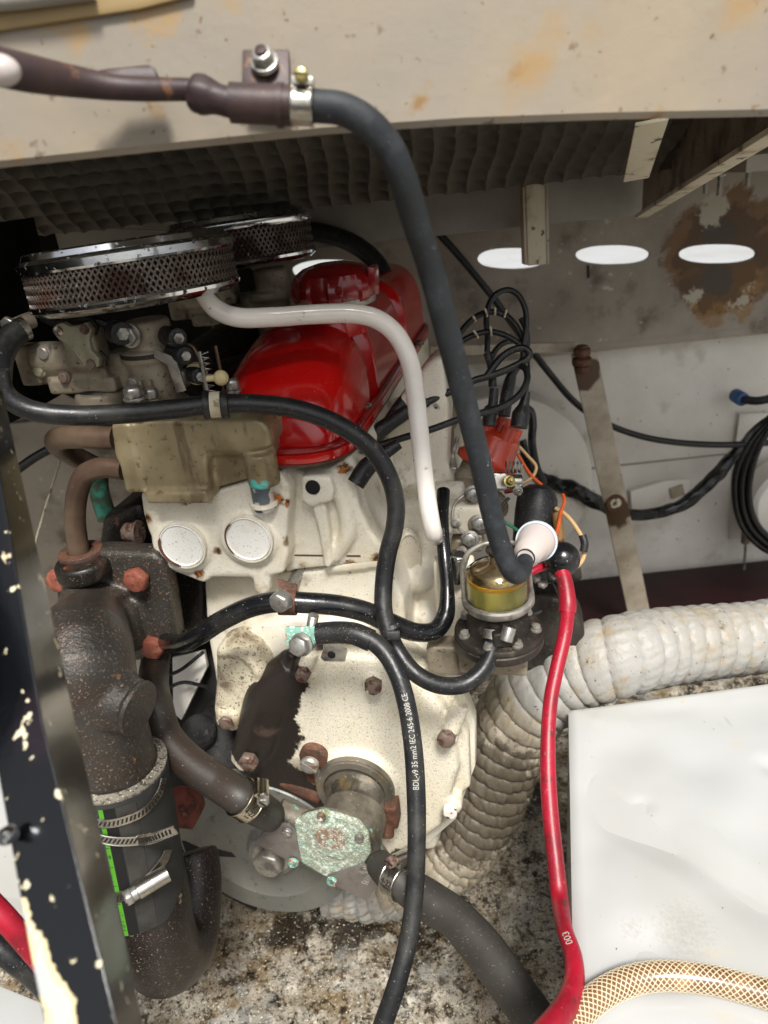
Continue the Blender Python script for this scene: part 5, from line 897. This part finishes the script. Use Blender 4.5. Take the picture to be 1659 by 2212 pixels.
# sheathed loom across the block
lm = tube([D(350, 1385, 1.15), D(398, 1388, 1.03), D(430, 1372, .99), D(480, 1340, .975), D(540, 1312, .965), D(600, 1300, .955), D(660, 1302, .955), D(730, 1308, .96), D(790, 1322, .965), D(840, 1345, .975), D(900, 1366, .99), D(940, 1362, 1.0), D(962, 1330, 1.01), D(966, 1270, 1.02), D(960, 1200, 1.03), D(955, 1130, 1.05), D(958, 1060, 1.08)],
    [px(22, .98)]*5+[px(23, .96)]*5+[px(20, 1)]*3+[px(15, 1.02)]*4, 28, 10)
single('glossy_loom', 'glossy black sheathed cable arching over the block under the rusty clip', 'cable', lm, rubber_shiny)
t = Thing('rusty_clip', 'rusty strap clip holding the glossy black cable to the block', 'clip', D(620, 1300, .95)); la = nrm(D(660, 1302, .955)-D(590, 1301, .957))
t.part('strap', J(ring(D(622, 1302, .955), la, px(24, .955), px(38, .955), px(3, .955)), prism([D(600, 1250, .965), D(642, 1262, .965), D(646, 1290, .95), D(604, 1290, .95)], FW*.002, .0006)), rust)
t = Thing('cable_tie', 'small black cable tie where the fuel hose crosses the glossy cable', 'cable tie', D(846, 1362, .93)); t.part('tie_band', ring(D(846, 1358, .95), nrm(D(870, 1420, .94)-D(836, 1340, .95)), px(23, .94), .004, .0012), plastic_black); t.part('tie_head', box(D(850, 1372, .915), RT*.006, UP*.004, FW*.004, .001), plastic_black)
# ================================================================== fuel pump
dF = .985; G = D(1077, 1362, dF); kk = px(1, dF)
zz = lambda v: VZ(G, v)
t = Thing('fuel_pump', 'mechanical fuel pump with yellow petrol in its glass bowl under a domed metal top', 'fuel pump', G)
t.part('base_block', cast([box(G-EZ*.030+EY*.004-EX*.006, EX*.034, EY*.02, EZ*.014, .003), box(G-EZ*.040-EX*.045+EY*.01, EX*.03, EY*.012, EZ*.018, .003), cyl(G-EZ*.024, EZ, .032, .02, .003)], .002, 3), alloy)
t.part('flange', lathe([(0, -.012), (94*kk, -.012), (96*kk, -.010), (96*kk, -.004), (93*kk, -.003), (95*kk, -.001), (95*kk, .002), (92*kk, .004), (70*kk, .006), (64*kk, .016), (50*kk, .024), (0, .024)], G, EZ, 64), alloy_dark)
for a in (-2.85, -2.0, -1.25, -.35, .5, 1.4, 2.5):
    P = G+X*math.cos(a)*80*kk+Yv*math.sin(a)*80*kk+EZ*.004; t.part('flange_screw', J(cyl(P, EZ, .0055, .003), slothead(P+EZ*.002, EZ, .0045, .005, a)), zinc)
GB = zz(1300); HB = (zz(1205)-GB)[2]*.82
t.part('bowl_seat', lathe([(40*kk, -.006), (70*kk, -.002), (75*kk, .001), (76*kk, .006), (73*kk, .008), (66*kk, .008)], GB, EZ, 64), zinc)
t.part('fuel', lathe([(0, .004), (60*kk, .004), (61*kk, .007), (61*kk, HB*.66), (0, HB*.66)], GB, EZ, 64), fuel_m)
t.part('fuel_surface', lathe([(0, 0), (60*kk, 0), (61.5*kk, .002), (61*kk, .004), (0, .004)], GB+EZ*HB*.665, EZ, 64), MAT('amber_filter_disc', 'c99a3a', .3))
t.part('glass_bowl', lathe([(63*kk, .002), (67*kk, .004), (67*kk, HB*.74), (64*kk, HB*.86), (55*kk, HB*.95), (53*kk, HB*.93), (61*kk, HB*.85), (64*kk, HB*.73), (64*kk, .005), (62*kk, .004)], GB, EZ, 64), glass_fuel)
t.part('metal_dome', lathe([(60*kk, HB*.70), (60*kk, HB*.75), (54*kk, HB*.90), (40*kk, HB*1.02), (22*kk, HB*1.09), (17*kk, HB*1.13), (15*kk, HB*1.30), (11*kk, HB*1.33), (0, HB*1.34)], GB, EZ, 64), MAT('brown_tinted_dome', 'a39578', .18, .85, layers=[lay('6a4f30', 30, .45, .62, 6, f=.8), lay('d9d5cc', 50, .6, .66, 5, f=.6)]))
t.part('thumb_nut', cast([cyl(GB+EZ*HB*1.36, EZ, 22*kk, .006, .002, 12), ball(GB+EZ*(HB*1.36+.006), 14*kk)], .0012, 2), alloy_dark)
wl = lambda sx_, h, y=0: GB+X*sx_*kk+EZ*h+Yv*y*kk
t.part('bail_wire', tube([wl(-70, .004), wl(-71, HB*.5), wl(-70, HB*1.05), wl(-58, HB*1.40), wl(-30, HB*1.60), wl(0, HB*1.64), wl(30, HB*1.60), wl(56, HB*1.38), wl(66, HB*1.0), wl(70, HB*.5), wl(72, -.004, -6), wl(60, -.006, -14), wl(48, -.004, -18)], .0023, 12), zinc)
t.part('inlet_spigot', cast([cyl(D(1071, 1338, .965), nrm(D(1067, 1368, .95)-D(1071, 1338, .965)), .0115, .016, .002), box(G+EZ*.014-Yv*.03, X*.012, Yv*.008, EZ*.008, .002)], .0015, 3), alloy_dark)
ha = nrm(D(1068, 1362, .95)-D(1060, 1412, .945)); P = D(1066, 1372, .948); t.part('hose_band', ring(P, ha, px(20, .95), .009, .0012), zinc)
t.part('band_screw', J(cyl(D(1092, 1385, .93), nrm(UP+RT*.3), .0065, .014), hexhead(D(1094, 1374, .93), nrm(UP+RT*.3-FW*.4), .0058, .005)), bolt_steel)
# ================================================================== distributor, coil, leads
dd = 1.20; c0_, c1_ = D(1050, 1000, dd), D(1086, 915, dd-.01); ca = nrm(nrm(c1_-c0_)+FW*-.12); k = px(1, dd); hl = np.linalg.norm(c1_-c0_)
t = Thing('distributor', 'orange-red distributor cap with black lead boots behind the long hose', 'distributor', c0_-ca*.04)
fl_ = lambda th, h: 1+(.07*max(0, math.cos(4*th+.4)) if h > hl*.12 and h < hl*.95 else 0)
t.part('cap', lathe([(60*k, -.004), (66*k, -.002), (67*k, hl*.10), (60*k, hl*.14), (54*k, hl*.25), (50*k, hl*.62), (46*k, hl*.72), (30*k, hl*.82), (0, hl*.84)], c0_, ca, 96, fn=fl_), cap_red)
_, a_, b_ = basis(ca, ref=RT); tw = []
for i in range(5):
    o_ = c0_+(a_*math.cos(i*math.pi/2+.35)+b_*math.sin(i*math.pi/2+.35))*(33*k if i < 4 else 0); tw.append(o_); t.part('tower', lathe([(18*k, hl*.2), (17*k, hl*(1.0 if i < 4 else 1.15)), (0, hl*(1.0 if i < 4 else 1.15))], o_, ca, 24), cap_red)
t.part('housing', cast([cyl(c0_-ca*.040, ca, 50*k, .038, .004), cyl(c0_-ca*.070, ca, 36*k, .04, .004), ball(D(1012, 1040, 1.2), .020), box(c0_-ca*.05, RT*.03, FW*.01, ca*.006, .002)], .002, 5), alloy)
t.part('clip_spring', tube([D(988, 945, 1.12), D(978, 985, 1.11), D(976, 1010, 1.12), D(985, 1012, 1.12)], .0022, 10), bolt_steel)
W = lambda x, y: (936+x/5.586, 612+y/5.586)
lead_n = [0]
def lead(pts, r, label, d=1.12, d2=None, mat=rubber, cat='cable', name='ignition_lead', grp='ignition leads'):
    n = len(pts); Q = [D(*(W(*p)), (d if d2 is None else d+(d2-d)*i/(n-1))) for i, p in enumerate(pts)]
    return single(name, label, cat, tube(Q, px(r, (d+(d2 or d))/2), 16, 12), mat, group=grp)
lead([(650, 830), (655, 640), (640, 440), (670, 260), (760, 130), (900, 80), (1020, 140), (1100, 280), (1125, 440), (1110, 620), (1080, 740)], 6.3, 'tallest ignition lead loop, standing above the others', 1.14, 1.16)
lead([(230, 700), (330, 590), (450, 455), (600, 365), (760, 350), (900, 410), (1000, 520), (1080, 680), (1110, 800)], 6.8, 'ignition lead arching under the tallest loop, tied with pale bands', 1.17)
lead([(240, 780), (360, 690), (500, 620), (680, 585), (850, 620), (980, 690), (1100, 790), (1150, 850)], 6.2, 'ignition lead making the lower flat arch', 1.12)
lead([(380, 1240), (500, 1170), (640, 1130), (820, 1070), (1000, 990), (1120, 920), (1160, 850), (1110, 790), (1000, 790), (850, 870), (730, 1000), (640, 1130)], 7.8, 'ignition lead folded into a narrow leaf-shaped loop', 1.10)
lead([(-880, 2020), (-600, 1940), (-350, 1860), (0, 1755), (300, 1645), (560, 1570), (760, 1515), (950, 1420), (1080, 1290), (1135, 1150), (1110, 1030), (1040, 990)], 7.5, 'longest ignition lead, running down in front of the white pipe to the spark plug', 1.02, 1.10)
lead([(1140, 850), (1155, 1000), (1148, 1150), (1130, 1320)], 3.2, 'thin lead dropping straight to the end boot', 1.12)
lead([(-200, 1500), (0, 1400), (200, 1310), (380, 1240)], 8, 'ignition lead going behind the long hose to the second plug', 1.12)
lead([(40, 1040), (130, 960), (240, 780)], 8, 'ignition lead nearest the rocker cover edge', 1.14)
for p0, p1, lb in (((480, 590), (530, 670), 'lower'), ((680, 545), (690, 640), 'middle'), ((475, 420), (500, 470), 'left'), ((615, 330), (640, 405), 'second'), ((735, 320), (735, 390), 'top'), ((870, 350), (850, 420), 'far')):
    a, b = D(*W(*p0), 1.12), D(*W(*p1), 1.12)
    single('cable_tie', 'pale tie band on the ignition leads, %s one of the six' % lb, 'cable tie', tube([a-FW*.004, a-FW*.007, b-FW*.007, b-FW*.004], .0012, 8), chip_m, group='pale tie bands')
def boot(pts, rr, label, d=1.12):
    Q = [D(*W(*p), d) for p in pts]; return single('lead_boot', label, 'boot', tube(Q, [px(r, d) for r in rr], 20, 10), plastic_black, group='boots on the ignition leads')
boot([(650, 840), (700, 1000), (715, 1250)], [9, 9, 9], 'slim grey sheath on the upright lead just above the cap')
boot([(735, 1270), (715, 1480), (690, 1540), (670, 1720)], [10, 11, 16, 15], 'black boot on the front tower of the orange cap', 1.10)
boot([(960, 1060), (920, 1200), (880, 1400), (850, 1600)], [9, 13, 14, 14], 'black boot on the centre tower, leaning to the back', 1.15)
boot([(1130, 1310), (1090, 1480), (1060, 1580), (1030, 1740)], [8, 12, 20, 19], 'bulbous black boot on the outermost tower of the orange cap', 1.10)
for pts, rr, lb, d in (([(941, 770), (905, 832), (870, 872), (845, 910)], [10, 13, 16, 17], 'uppermost spark plug boot by the rocker cover flange', 1.14), ([(924, 868), (880, 890), (822, 930), (788, 968)], [10, 15, 18, 18], 'middle spark plug boot between the white pipe and the red cover', 1.12), ([(862, 958), (815, 990), (792, 1010), (768, 1046)], [12, 17, 21, 20], 'lowest and thickest spark plug boot, in front of the block arch', 1.00)):
    single('plug_boot', lb, 'boot', tube([D(u, v, d) for u, v in pts], [px(r, d) for r in rr], 20, 10), plastic_black, group='spark plug boots')
# coil, starter, terminals
lead([(700, 1240), (690, 1000), (720, 860), (820, 740), (980, 690), (1060, 760), (1080, 900), (1020, 1020), (900, 1080)], 6, 'ignition lead curling behind the leaf-shaped loop', 1.17)
lead([(880, 1390), (930, 1180), (1020, 1010), (1090, 880), (1130, 760), (1120, 560), (1060, 420)], 6.5, 'ignition lead rising from the centre tower beside the tallest loop', 1.18)
lead([(1090, 1480), (1180, 1560), (1200, 1700), (1190, 1900), (1240, 2200), (1330, 2420)], 9, 'taped lead bundle running down behind the orange cap', 1.24, 1.3, rubber_shiny)
for i, (u, v, r, dx, dy, lb) in enumerate(((1000, 1190, 9, -.5, -.2, 'small oily nut above the bright hex fitting'), (1118, 1060, 8, .3, -.2, 'little nut on the coil bracket'), (1100, 1040, 10, .5, .3, 'bright brass-coloured nut under the orange cap'), (985, 1130, 9, 0, 0, 'stubby nut beside the upright black sheath'), (1150, 1228, 10, .3, .1, 'lower terminal nut by the red link cable'), (1140, 1282, 9, .1, .3, 'dull nut at the starter motor rim'))):
    P = D(u, v, 1.07); single('small_nut', lb, 'nut', J(hexhead(P, nrm(-EY+EZ*(.3+dy)+EX*dx), px(r, 1.07), .006, i, px(r+3, 1.07)), cyl(P, nrm(-EY+EZ*(.3+dy)+EX*dx), px(r*.45, 1.07), .011)), (zinc, bolt_steel, yellow_zinc)[i % 3], group='small nuts around the distributor')
for i, (pts, lb) in enumerate((([(1018, 1060), (985, 1085), (978, 1120), (1000, 1150), (1040, 1160)], 'thin looped pipe around the ear beside the long hose'), ([(1100, 1075), (1080, 1100), (1070, 1140), (1085, 1180)], 'thin dark wire dropping behind the long hose'), ([(1140, 1240), (1165, 1262), (1190, 1258), (1205, 1285)], 'kinked black wire over the starter motor'), ([(1150, 1290), (1128, 1310), (1140, 1330), (1170, 1320)], 'short black wire under the starter terminals'))):
    single('thin_wire', lb, 'wire', tube([D(u, v, 1.09) for u, v in pts], px(3.5, 1.09), 10), (zinc, plastic_black, plastic_black, plastic_black)[i], group='thin wires by the distributor')
k = px(1, 1.10); t = Thing('ignition_coil', 'round-shouldered black coil between the distributor and the white cup', 'coil', D(1150, 1180, 1.12)); cx_ = nrm(D(1160, 1060, 1.12)-D(1148, 1190, 1.12)); o_ = D(1150, 1190, 1.12)
t.part('coil_can', lathe([(0, -.03), (44*k, -.03), (45*k, .0), (46*k, .045), (44*k, .060), (36*k, .070), (20*k, .075), (0, .076)], o_, cx_, 48), plastic_black); t.part('band', ring(o_+cx_*.022, cx_, 45*k, .003, .0008), alloy)
t = Thing('starter_motor', 'dark grimy starter motor body low behind the fuel pump', 'starter motor', D(1180, 1300, 1.15))
t.part('body', cast([cyl(D(1165, 1330, 1.22), nrm(-EY+EZ*.2), .052, .06, .006), cyl(D(1195, 1230, 1.18), nrm(EX+EZ*.3), .020, .03, .003), box(D(1170, 1235, 1.12), EX*.03, EY*.012, EZ*.008, .003), box(D(1185, 1215, 1.13), EX*.02, EY*.010, EZ*.010, .002)], .0025, 4), alloy_dark)
for u, v in ((1195, 1243), (1158, 1250), (1172, 1262)): P = D(u, v, 1.08); t.part('terminal_nut', hexhead(P, nrm(-EY+EZ), .006, .006, u), bolt_steel)
single('terminal_cover', 'round black rubber terminal boot just above the red battery cable', 'boot', cast([ball(D(1214, 1208, 1.03), .019), tube([D(1214, 1208, 1.03), D(1200, 1185, 1.05)], .012)], .0018, 4), rubber_shiny)
single('loom_conduit', 'tan cloth-bound conduit standing beside the milky cup', 'cable', tube([D(1202, 1110, 1.10), D(1208, 1150, 1.09), D(1210, 1185, 1.08), D(1228, 1225, 1.08)], px(11, 1.09)), MAT('tan_loom', '7c5a2c', .6, layers=[lay('3c2a16', 40, .5, .62, 5)]))
single('tan_wire', 'tan wire bowing out beyond the milky cup with a black sleeve on it', 'wire', tube([D(1200, 1098, 1.1), D(1222, 1112, 1.09), D(1245, 1140, 1.08), D(1260, 1170, 1.07), D(1260, 1205, 1.07), D(1245, 1225, 1.07), D(1228, 1238, 1.07)], px(5, 1.08), 12), wire_t)
single('wire_sleeve', 'short black heat-shrink sleeve on the bowed tan wire', 'sleeve', tube([D(1258, 1156, 1.068), D(1263, 1175, 1.066), D(1260, 1192, 1.066)], px(8.5, 1.07), 14), plastic_black)
single('orange_wire', 'frayed orange wire rising beside the coil to the black loom', 'wire', tube([D(1216, 1068, 1.1), D(1219, 1085, 1.09), D(1212, 1105, 1.09), D(1207, 1130, 1.08), D(1201, 1155, 1.08)], px(4, 1.08), 10), wire_o)
single('green_wire', 'short green wire passing behind the long hose', 'wire', tube([D(960, 1110, 1.14), D(1030, 1112, 1.12), D(1090, 1128, 1.1), D(1122, 1148, 1.1)], px(3.5, 1.1), 10), wire_g)
for (pts, lb, mt_, r) in (([(1118, 980), (1135, 1010), (1150, 1030), (1170, 1048)], 'orange striped wire bundle leaving the back of the orange cap', wire_o, 4), ([(1122, 965), (1140, 985), (1158, 1008), (1150, 1030), (1112, 1052)], 'beige wire hooking back under the orange cap', wire_t, 3.5), ([(1090, 1062), (1120, 1060), (1140, 1075), (1160, 1068)], 'short red wire above the coil', wire_r, 5)):
    single('thin_wire', lb, 'wire', tube([D(u, v, 1.16) for u, v in pts], px(r, 1.16), 10), mt_, group='thin wires by the distributor')
P = D(1070, 1040, 1.10); t = Thing('terminal_stud', 'shiny threaded terminal with spring below the orange cap', 'terminal', P)
t.part('terminal_block', cast([box(P, RT*.012, FW*.01, UP*.010, .002), cyl(P+RT*.01, RT, .008, .02)], .0015, 2), steel); t.part('spring', tube([P+RT*(.012+.0011*i)+UP*.006*math.cos(i*1.6)+FW*.006*math.sin(i*1.6)+UP*.016 for i in range(18)], .0011, 8, 4), bolt_steel)
t = Thing('drain_tap', 'small bright hex fitting on the cream block left of the fuel bowl', 'fitting', D(990, 1220, 1.04))
ta = nrm(D(994, 1195, 1.03)-D(985, 1250, 1.05)); t.part('tap_body', J(cyl(D(985, 1256, 1.05), ta, .0085, .03), hexhead(D(990, 1212, 1.04), ta, .012, .010, .2)), steel); t.part('tap_hole', cyl(D(993, 1200, 1.032), ta, .0055, .003), darkvoid)
single('mounting_web', 'cream casting web seen between the black sheath and the fuel bowl', 'bracket', cast([box(D(985, 1290, 1.08), EX*.022, EY*.01, EZ*.05, .004), box(D(1005, 1110, 1.12), EX*.025, EY*.02, EZ*.018, .005)], .003, 4), cream)
single('oil_filler_body', 'grimy alloy casting behind the long hose, below the orange cap', 'casting', cast([tube([D(990, 1110, 1.12), D(1040, 1100, 1.12), D(1080, 1090, 1.14)], .016), ball(D(1035, 1130, 1.1), .014), tube([D(1000, 1050, 1.18), D(1010, 1120, 1.15)], .020), box(D(1010, 1170, 1.12), EX*.018, EY*.012, EZ*.008, .003)], .0022, 4), alloy)
for i, (u, v) in enumerate(((1037, 1131), (1022, 1068), (1015, 1165))): P = D(u, v, 1.085); single('casting_bolt', ('small bolt in a looped ear beside the long hose', 'brown bolt just below the orange cap rim', 'oily bolt above the bright hex fitting')[i], 'bolt', J(hexhead(P, nrm(-EY+EZ*.3), .008, .006, i, .010)), bolt_steel, group='small bolts by the long hose')
single('dirty_cover', 'dirty translucent plug cover at the rear of the block behind the white pipe', 'cover', cast([ball(D(938, 890, 1.25), .034), box(D(945, 960, 1.22), EX*.02, EY*.02, EZ*.05, .008)], .003, 5), alloy)
# ================================================================== cables on the hull
def wallc(name, label, pts, r, y=1.36, mat=rubber, cat='cable', grp=None, wob=0, rr=None):
    Q = [Yp(u, v, y) for u, v in pts]; k_ = px(1, dep(Q[0])); return single(name, label, cat, tube(Q, ([x*k_ for x in rr] if rr else r*k_), 16, 10, fn=(lambda s, th: 1+wob*mnoise.noise(Vector((s*40, math.cos(th)*2, math.sin(th)*2)))) if wob else None), mat, group=grp)
wallc('thin_cable', 'long thin black cable sagging diagonally across the hull wall behind the strut', [(925, 480), (985, 545), (1055, 630), (1135, 738), (1190, 810), (1245, 872), (1310, 915), (1400, 946), (1520, 960), (1640, 958), (1720, 950)], 8, 1.34)
wallc('taped_harness', 'fat black taped wiring harness dipping behind the leaning strut', [(1128, 950), (1140, 1000), (1170, 1035), (1230, 1055), (1290, 1085), (1340, 1108), (1400, 1112), (1470, 1092), (1530, 1045), (1590, 980), (1640, 930), (1700, 885)], 14, 1.345, rubber_shiny, wob=.35, rr=[9, 12, 17, 19, 16, 13, 12, 14, 15, 13, 14, 14])
for i, (o1, lb) in enumerate(((0, 'outermost'), (15, 'middle'), (30, 'innermost'))):
    wallc('coiled_cable', '%s black cable of the coil ringing the small white cover' % lb, [(1690-o1*.3, 885+o1*.5), (1630+o1*.4, 945+o1*.5), (1593+o1, 1010+o1*.2), (1588+o1, 1080), (1606+o1, 1140-o1*.2), (1650+o1*.8, 1185-o1*.5), (1700, 1205-o1)], 7.5, 1.335-.006*i, rubber_shiny, grp='coiled cables on the hull wall')
wallc('hanging_probe', 'thin grey probe wire hanging from a gland below the coiled cables', [(1611, 1150), (1610, 1190), (1606, 1240), (1604, 1282)], 3, 1.40, zinc)
wallc('probe_gland', 'stubby corroded gland at the top of the hanging probe wire', [(1612, 1130), (1611, 1150), (1610, 1172)], 9, 1.40, alloy, cat='fitting')
P = Yp(1603, 862, 1.40); t = Thing('blue_gland', 'blue cable gland with a grey cable leaving to the far right', 'cable gland', P); t.part('gland', cyl(P+Yv*.03, -Yv, px(15, dep(P)), .035, .003), blue_m); t.part('cable', tube([P-Yv*.0, P-Yv*.02+X*.02, Yp(1700, 852, 1.37)], px(9, dep(P)), 14), rubber_matt)
single('intake_hose', 'fat black intake hose curving behind the filler cap', 'hose', tube([D(600, 498, 1.5), D(690, 502, 1.5), D(760, 525, 1.5), D(812, 566, 1.5), D(850, 640, 1.5)], px(20, 1.5), 24), plastic_black)
wallc('stowed_pin', 'short dark pin hanging under the second oval vent', [(1270, 572), (1271, 600)], 3.2, 1.36, alloy_dark, cat='pin')
# ================================================================== vinyl duct
dc = [D(1800, 1330, 1.24), D(1659, 1372, 1.22), D(1540, 1386, 1.20), D(1430, 1398, 1.18), D(1330, 1418, 1.16), D(1240, 1447, 1.14), D(1165, 1495, 1.13), D(1112, 1560, 1.13), D(1080, 1640, 1.13), D(1055, 1715, 1.12), D(1020, 1785, 1.11), D(965, 1850, 1.10), D(890, 1890, 1.10), D(800, 1910, 1.11), D(710, 1900, 1.14)]
dc = [c if i < 5 else CAM+(c-CAM)*(max(dep(c), dep(PL(U0+F*((c-CAM)@RT)/((c-CAM)@FW), V0-F*((c-CAM)@UP)/((c-CAM)@FW), E0+EY*.03, EY))+.115)/dep(c)) for i, c in enumerate(dc)]
C_ = spline(dc, 44); C_ = [c for c in C_]; PTC = .0205
Rr = list(np.interp(np.linspace(0, 14, len(C_)), range(15), [px(x, 1.16) for x in (80, 80, 83, 86, 88, 92, 96, 98, 98, 98, 98, 96, 96, 96, 92)]))
def dfn(s, th):
    ph = (s/PTC+th/(2*math.pi)) % 1.0; rd = 1-abs(2*ph-1); bulge = math.sqrt(max(0, 1-(2*ph-1)**2)); sag = .5+.5*math.tanh((s-.42)*12)
    wr = mnoise.noise(Vector((math.cos(th)*5+s*20, math.sin(th)*5, s*55)))*.016+mnoise.noise(Vector((math.cos(th)*9+ph*1.5, math.sin(th)*9, s*22)))*.016*(bulge)
    fold = (abs(mnoise.noise(Vector((math.cos(th)*6+s*30, math.sin(th)*6, s*26))))*-.09)*sag
    return .92+.09*bulge+wr*(1+sag*.9)+fold
single('vinyl_duct', 'grubby white ribbed ventilation duct curling from the right down behind the timing cover', 'duct', tube(C_, Rr, 150, caps=False, raw=True, fn=dfn), duct_m)
# ================================================================== red battery cable, clear hose, left side
rcb = tube([D(1150, 1236, 1.05), D(1180, 1222, 1.02)], .006, 10); single('red_link', 'short red cable end showing under the milky cup', 'cable', tube([D(1120, 1262, 1.04), D(1145, 1238, 1.04), D(1178, 1222, 1.05)], px(9, 1.04), 14), red_cable)
t = Thing('red_battery_cable', 'thick red battery cable hanging the full height in front of the white duct', 'cable', D(1216, 1240, 1.0))
rc_ = tube([D(1215, 1230, 1.02), D(1221, 1262, 1.01), D(1226, 1310, 1.0), D(1220, 1370, .98), D(1204, 1440, .965), D(1190, 1510, .95), D(1184, 1590, .93), D(1184, 1680, .91), D(1190, 1770, .89), D(1200, 1860, .87), D(1209, 1940, .85), Zp(1220, 2010, ZB+.008), Zp(1238, 2065, ZB+.012), Zp(1240, 2120, ZB+.014), Zp(1222, 2175, ZB+.02), Zp(1170, 2240, ZB+.03)], [px(15, 1.0)]*4+[px(15.5, .95)]*3+[px(18, .88)]*4+[px(18, .79), px(19.5, .76), px(23, .73), px(27, .70), px(28, .68)], 28, 10)
t.part('sheath', rc_, red_cable); t.part('heat_shrink', tube([D(1214, 1236, 1.018), D(1221, 1262, 1.01), D(1226, 1304, 1.0), D(1225, 1322, .998)], [px(17, 1), px(17.5, 1), px(19, 1), px(19, 1)], 24), red_cable)
i_ = min(range(len(rc_.C)), key=lambda i: np.linalg.norm(rc_.C[i]-D(1228, 2110, .785))); t.part('printing', print_on(rc_, rc_.s[i_], '003', .008, rev=True), ink_white)
zb_ = ZB; hb = [D(1180, 2300, .70), D(1228, 2212, .70)]
def onbox(u, v, r): return Zp(u, v, zb_+r)
br = px(31, .70); bp_ = [onbox(1180, 2290, br), onbox(1219, 2233, br), onbox(1252, 2190, br), onbox(1305, 2145, br), onbox(1366, 2117, br), onbox(1432, 2108, br), onbox(1529, 2116, br), onbox(1600, 2132, br), onbox(1659, 2148, br), onbox(1760, 2180, br)]
bt_ = tube(bp_, br, 40, 14); t = Thing('braided_hose', 'amber clear hose with white criss-cross braid lying on the white box', 'hose', bp_[4]); t.part('hose_wall', bt_, braid)
th_ = M(); S_ = bt_.s[-1]; pit = .060
for sg in (1, -1):
    for q in range(13):
        Cq = []; Nq = []; n_ = int(S_/.0022)
        for i in range(n_+1):
            s_ = i*.0022; j = max(0, min(len(bt_.s)-2, int(np.searchsorted(bt_.s, s_))-1)); kx = (s_-bt_.s[j])/(bt_.s[j+1]-bt_.s[j]); c = bt_.C[j]+(bt_.C[j+1]-bt_.C[j])*kx; T, a, b = bt_.Fr[j]
            an = sg*2*math.pi*s_/pit+q*2*math.pi/13; nn = a*math.cos(an)+b*math.sin(an); Cq.append(c+nn*(br+.0000)); Nq.append(nn)
        th_.add(ribbon(Cq, Nq, None, .0005, .0003))
t.part('braid', th_, thread_m, kind='stuff')
# left: red and black cables, white lid corner
single('red_cable_left', 'red cable passing low behind the black post', 'cable', tube([D(-40, 1930, .75), D(10, 1982, .75), D(60, 2040, .76), D(120, 2110, .78)], px(24, .75), 24), red_cable)
single('black_cable_left', 'black cable running below the red one behind the black post', 'cable', tube([D(-40, 2010, .78), D(20, 2062, .78), D(80, 2110, .79), D(150, 2190, .8)], px(27, .78), 24), rubber)
zl_ = .36; single('left_box', 'corner of a white box at the bottom left under the black cable', 'box', prism([Zp(-140, 2100, zl_), Zp(0, 2128, zl_), Zp(104, 2170, zl_), Zp(180, 2400, zl_), Zp(-140, 2400, zl_)], -Z*.2, .003), box_m)
single('painted_board', 'white painted panel behind the black post at the far left', 'panel', prism([D(-140, 1640, 1.15), D(70, 1640, 1.15), D(150, 1990, 1.05), D(60, 2010, 1.0), D(-140, 1900, 1.0)], FW*.01, .002), box_m)
# black post
def sec(l, m, r, v, d): 
    a, b, c = D(l, v, d), D(m, v, d-.012), D(r, v, d+.045); return [a, b, c, c+FW*.03-RT*.020, a+FW*.06]
s0, s1, s2, s3 = sec(-110, -32, 5, 840, .60), sec(-25, 92, 163, 1560, .50), sec(68, 220, 282, 2080, .43), sec(140, 305, 352, 2420, .40)
pv = s0+s1+s2+s3; pf = [(4, 3, 2, 1, 0), (15, 16, 17, 18, 19)]+[(k*5+i, k*5+(i+1) % 5, k*5+5+(i+1) % 5, k*5+5+i) for k in range(3) for i in range(5)]
single('black_post', 'leaning black gloss post with chipped cream undercoat at the left edge', 'post', bev(M(pv, pf), .010, 6, 15), post_m)
P = D(16, 1805, .455); single('post_bolt', 'cream-smeared round bolt head on the black post', 'bolt', lathe([(0, .004), (px(14, .45), .004), (px(19, .45), .002), (px(20, .45), -.003)], P, nrm(-FW-RT*.2), 32), chrome)

single('gap_shade_panel', 'black panel standing for the shade in the gap between the exhaust and the block', 'beam', prism([D(352, 1330, 1.32), D(560, 1330, 1.32), D(640, 1700, 1.30), D(600, 1860, 1.28), D(400, 1850, 1.28), D(330, 1640, 1.30)], FW*.04, .006), darkvoid)  # added black panel paints the shade seen between exhaust and block
single('pale_scrap', 'pale angled board scrap glimpsed in the gap behind the thick hose', 'board', prism([D(372, 1420, 1.27), D(440, 1405, 1.27), D(448, 1440, 1.27), D(392, 1556, 1.25), D(374, 1540, 1.25)], FW*.01, .001), hull_m)
for pts, lb in (([(345, 1462), (385, 1450), (440, 1408)], 'upper thin wire crossing the gap beside the exhaust'), ([(350, 1500), (372, 1482), (398, 1474), (448, 1484)], 'lower thin wire crossing the gap beside the exhaust')):
    single('gap_wire', lb, 'wire', tube([D(u, v, 1.22) for u, v in pts], px(4, 1.22), 10), plastic_black, group='wires in the gap beside the exhaust')
single('left_cable', 'black cable sloping behind the copper pipes at the left', 'cable', tube([D(30, 1020, 1.3), D(80, 985, 1.3), D(140, 955, 1.3)], px(10, 1.3), 14), rubber)
single('cord', 'thin pale cord slanting down behind the copper pipes', 'cord', tube([D(135, 980, 1.35), D(100, 1090, 1.3), D(60, 1230, 1.2)], px(2.5, 1.3), 8), chip_m)
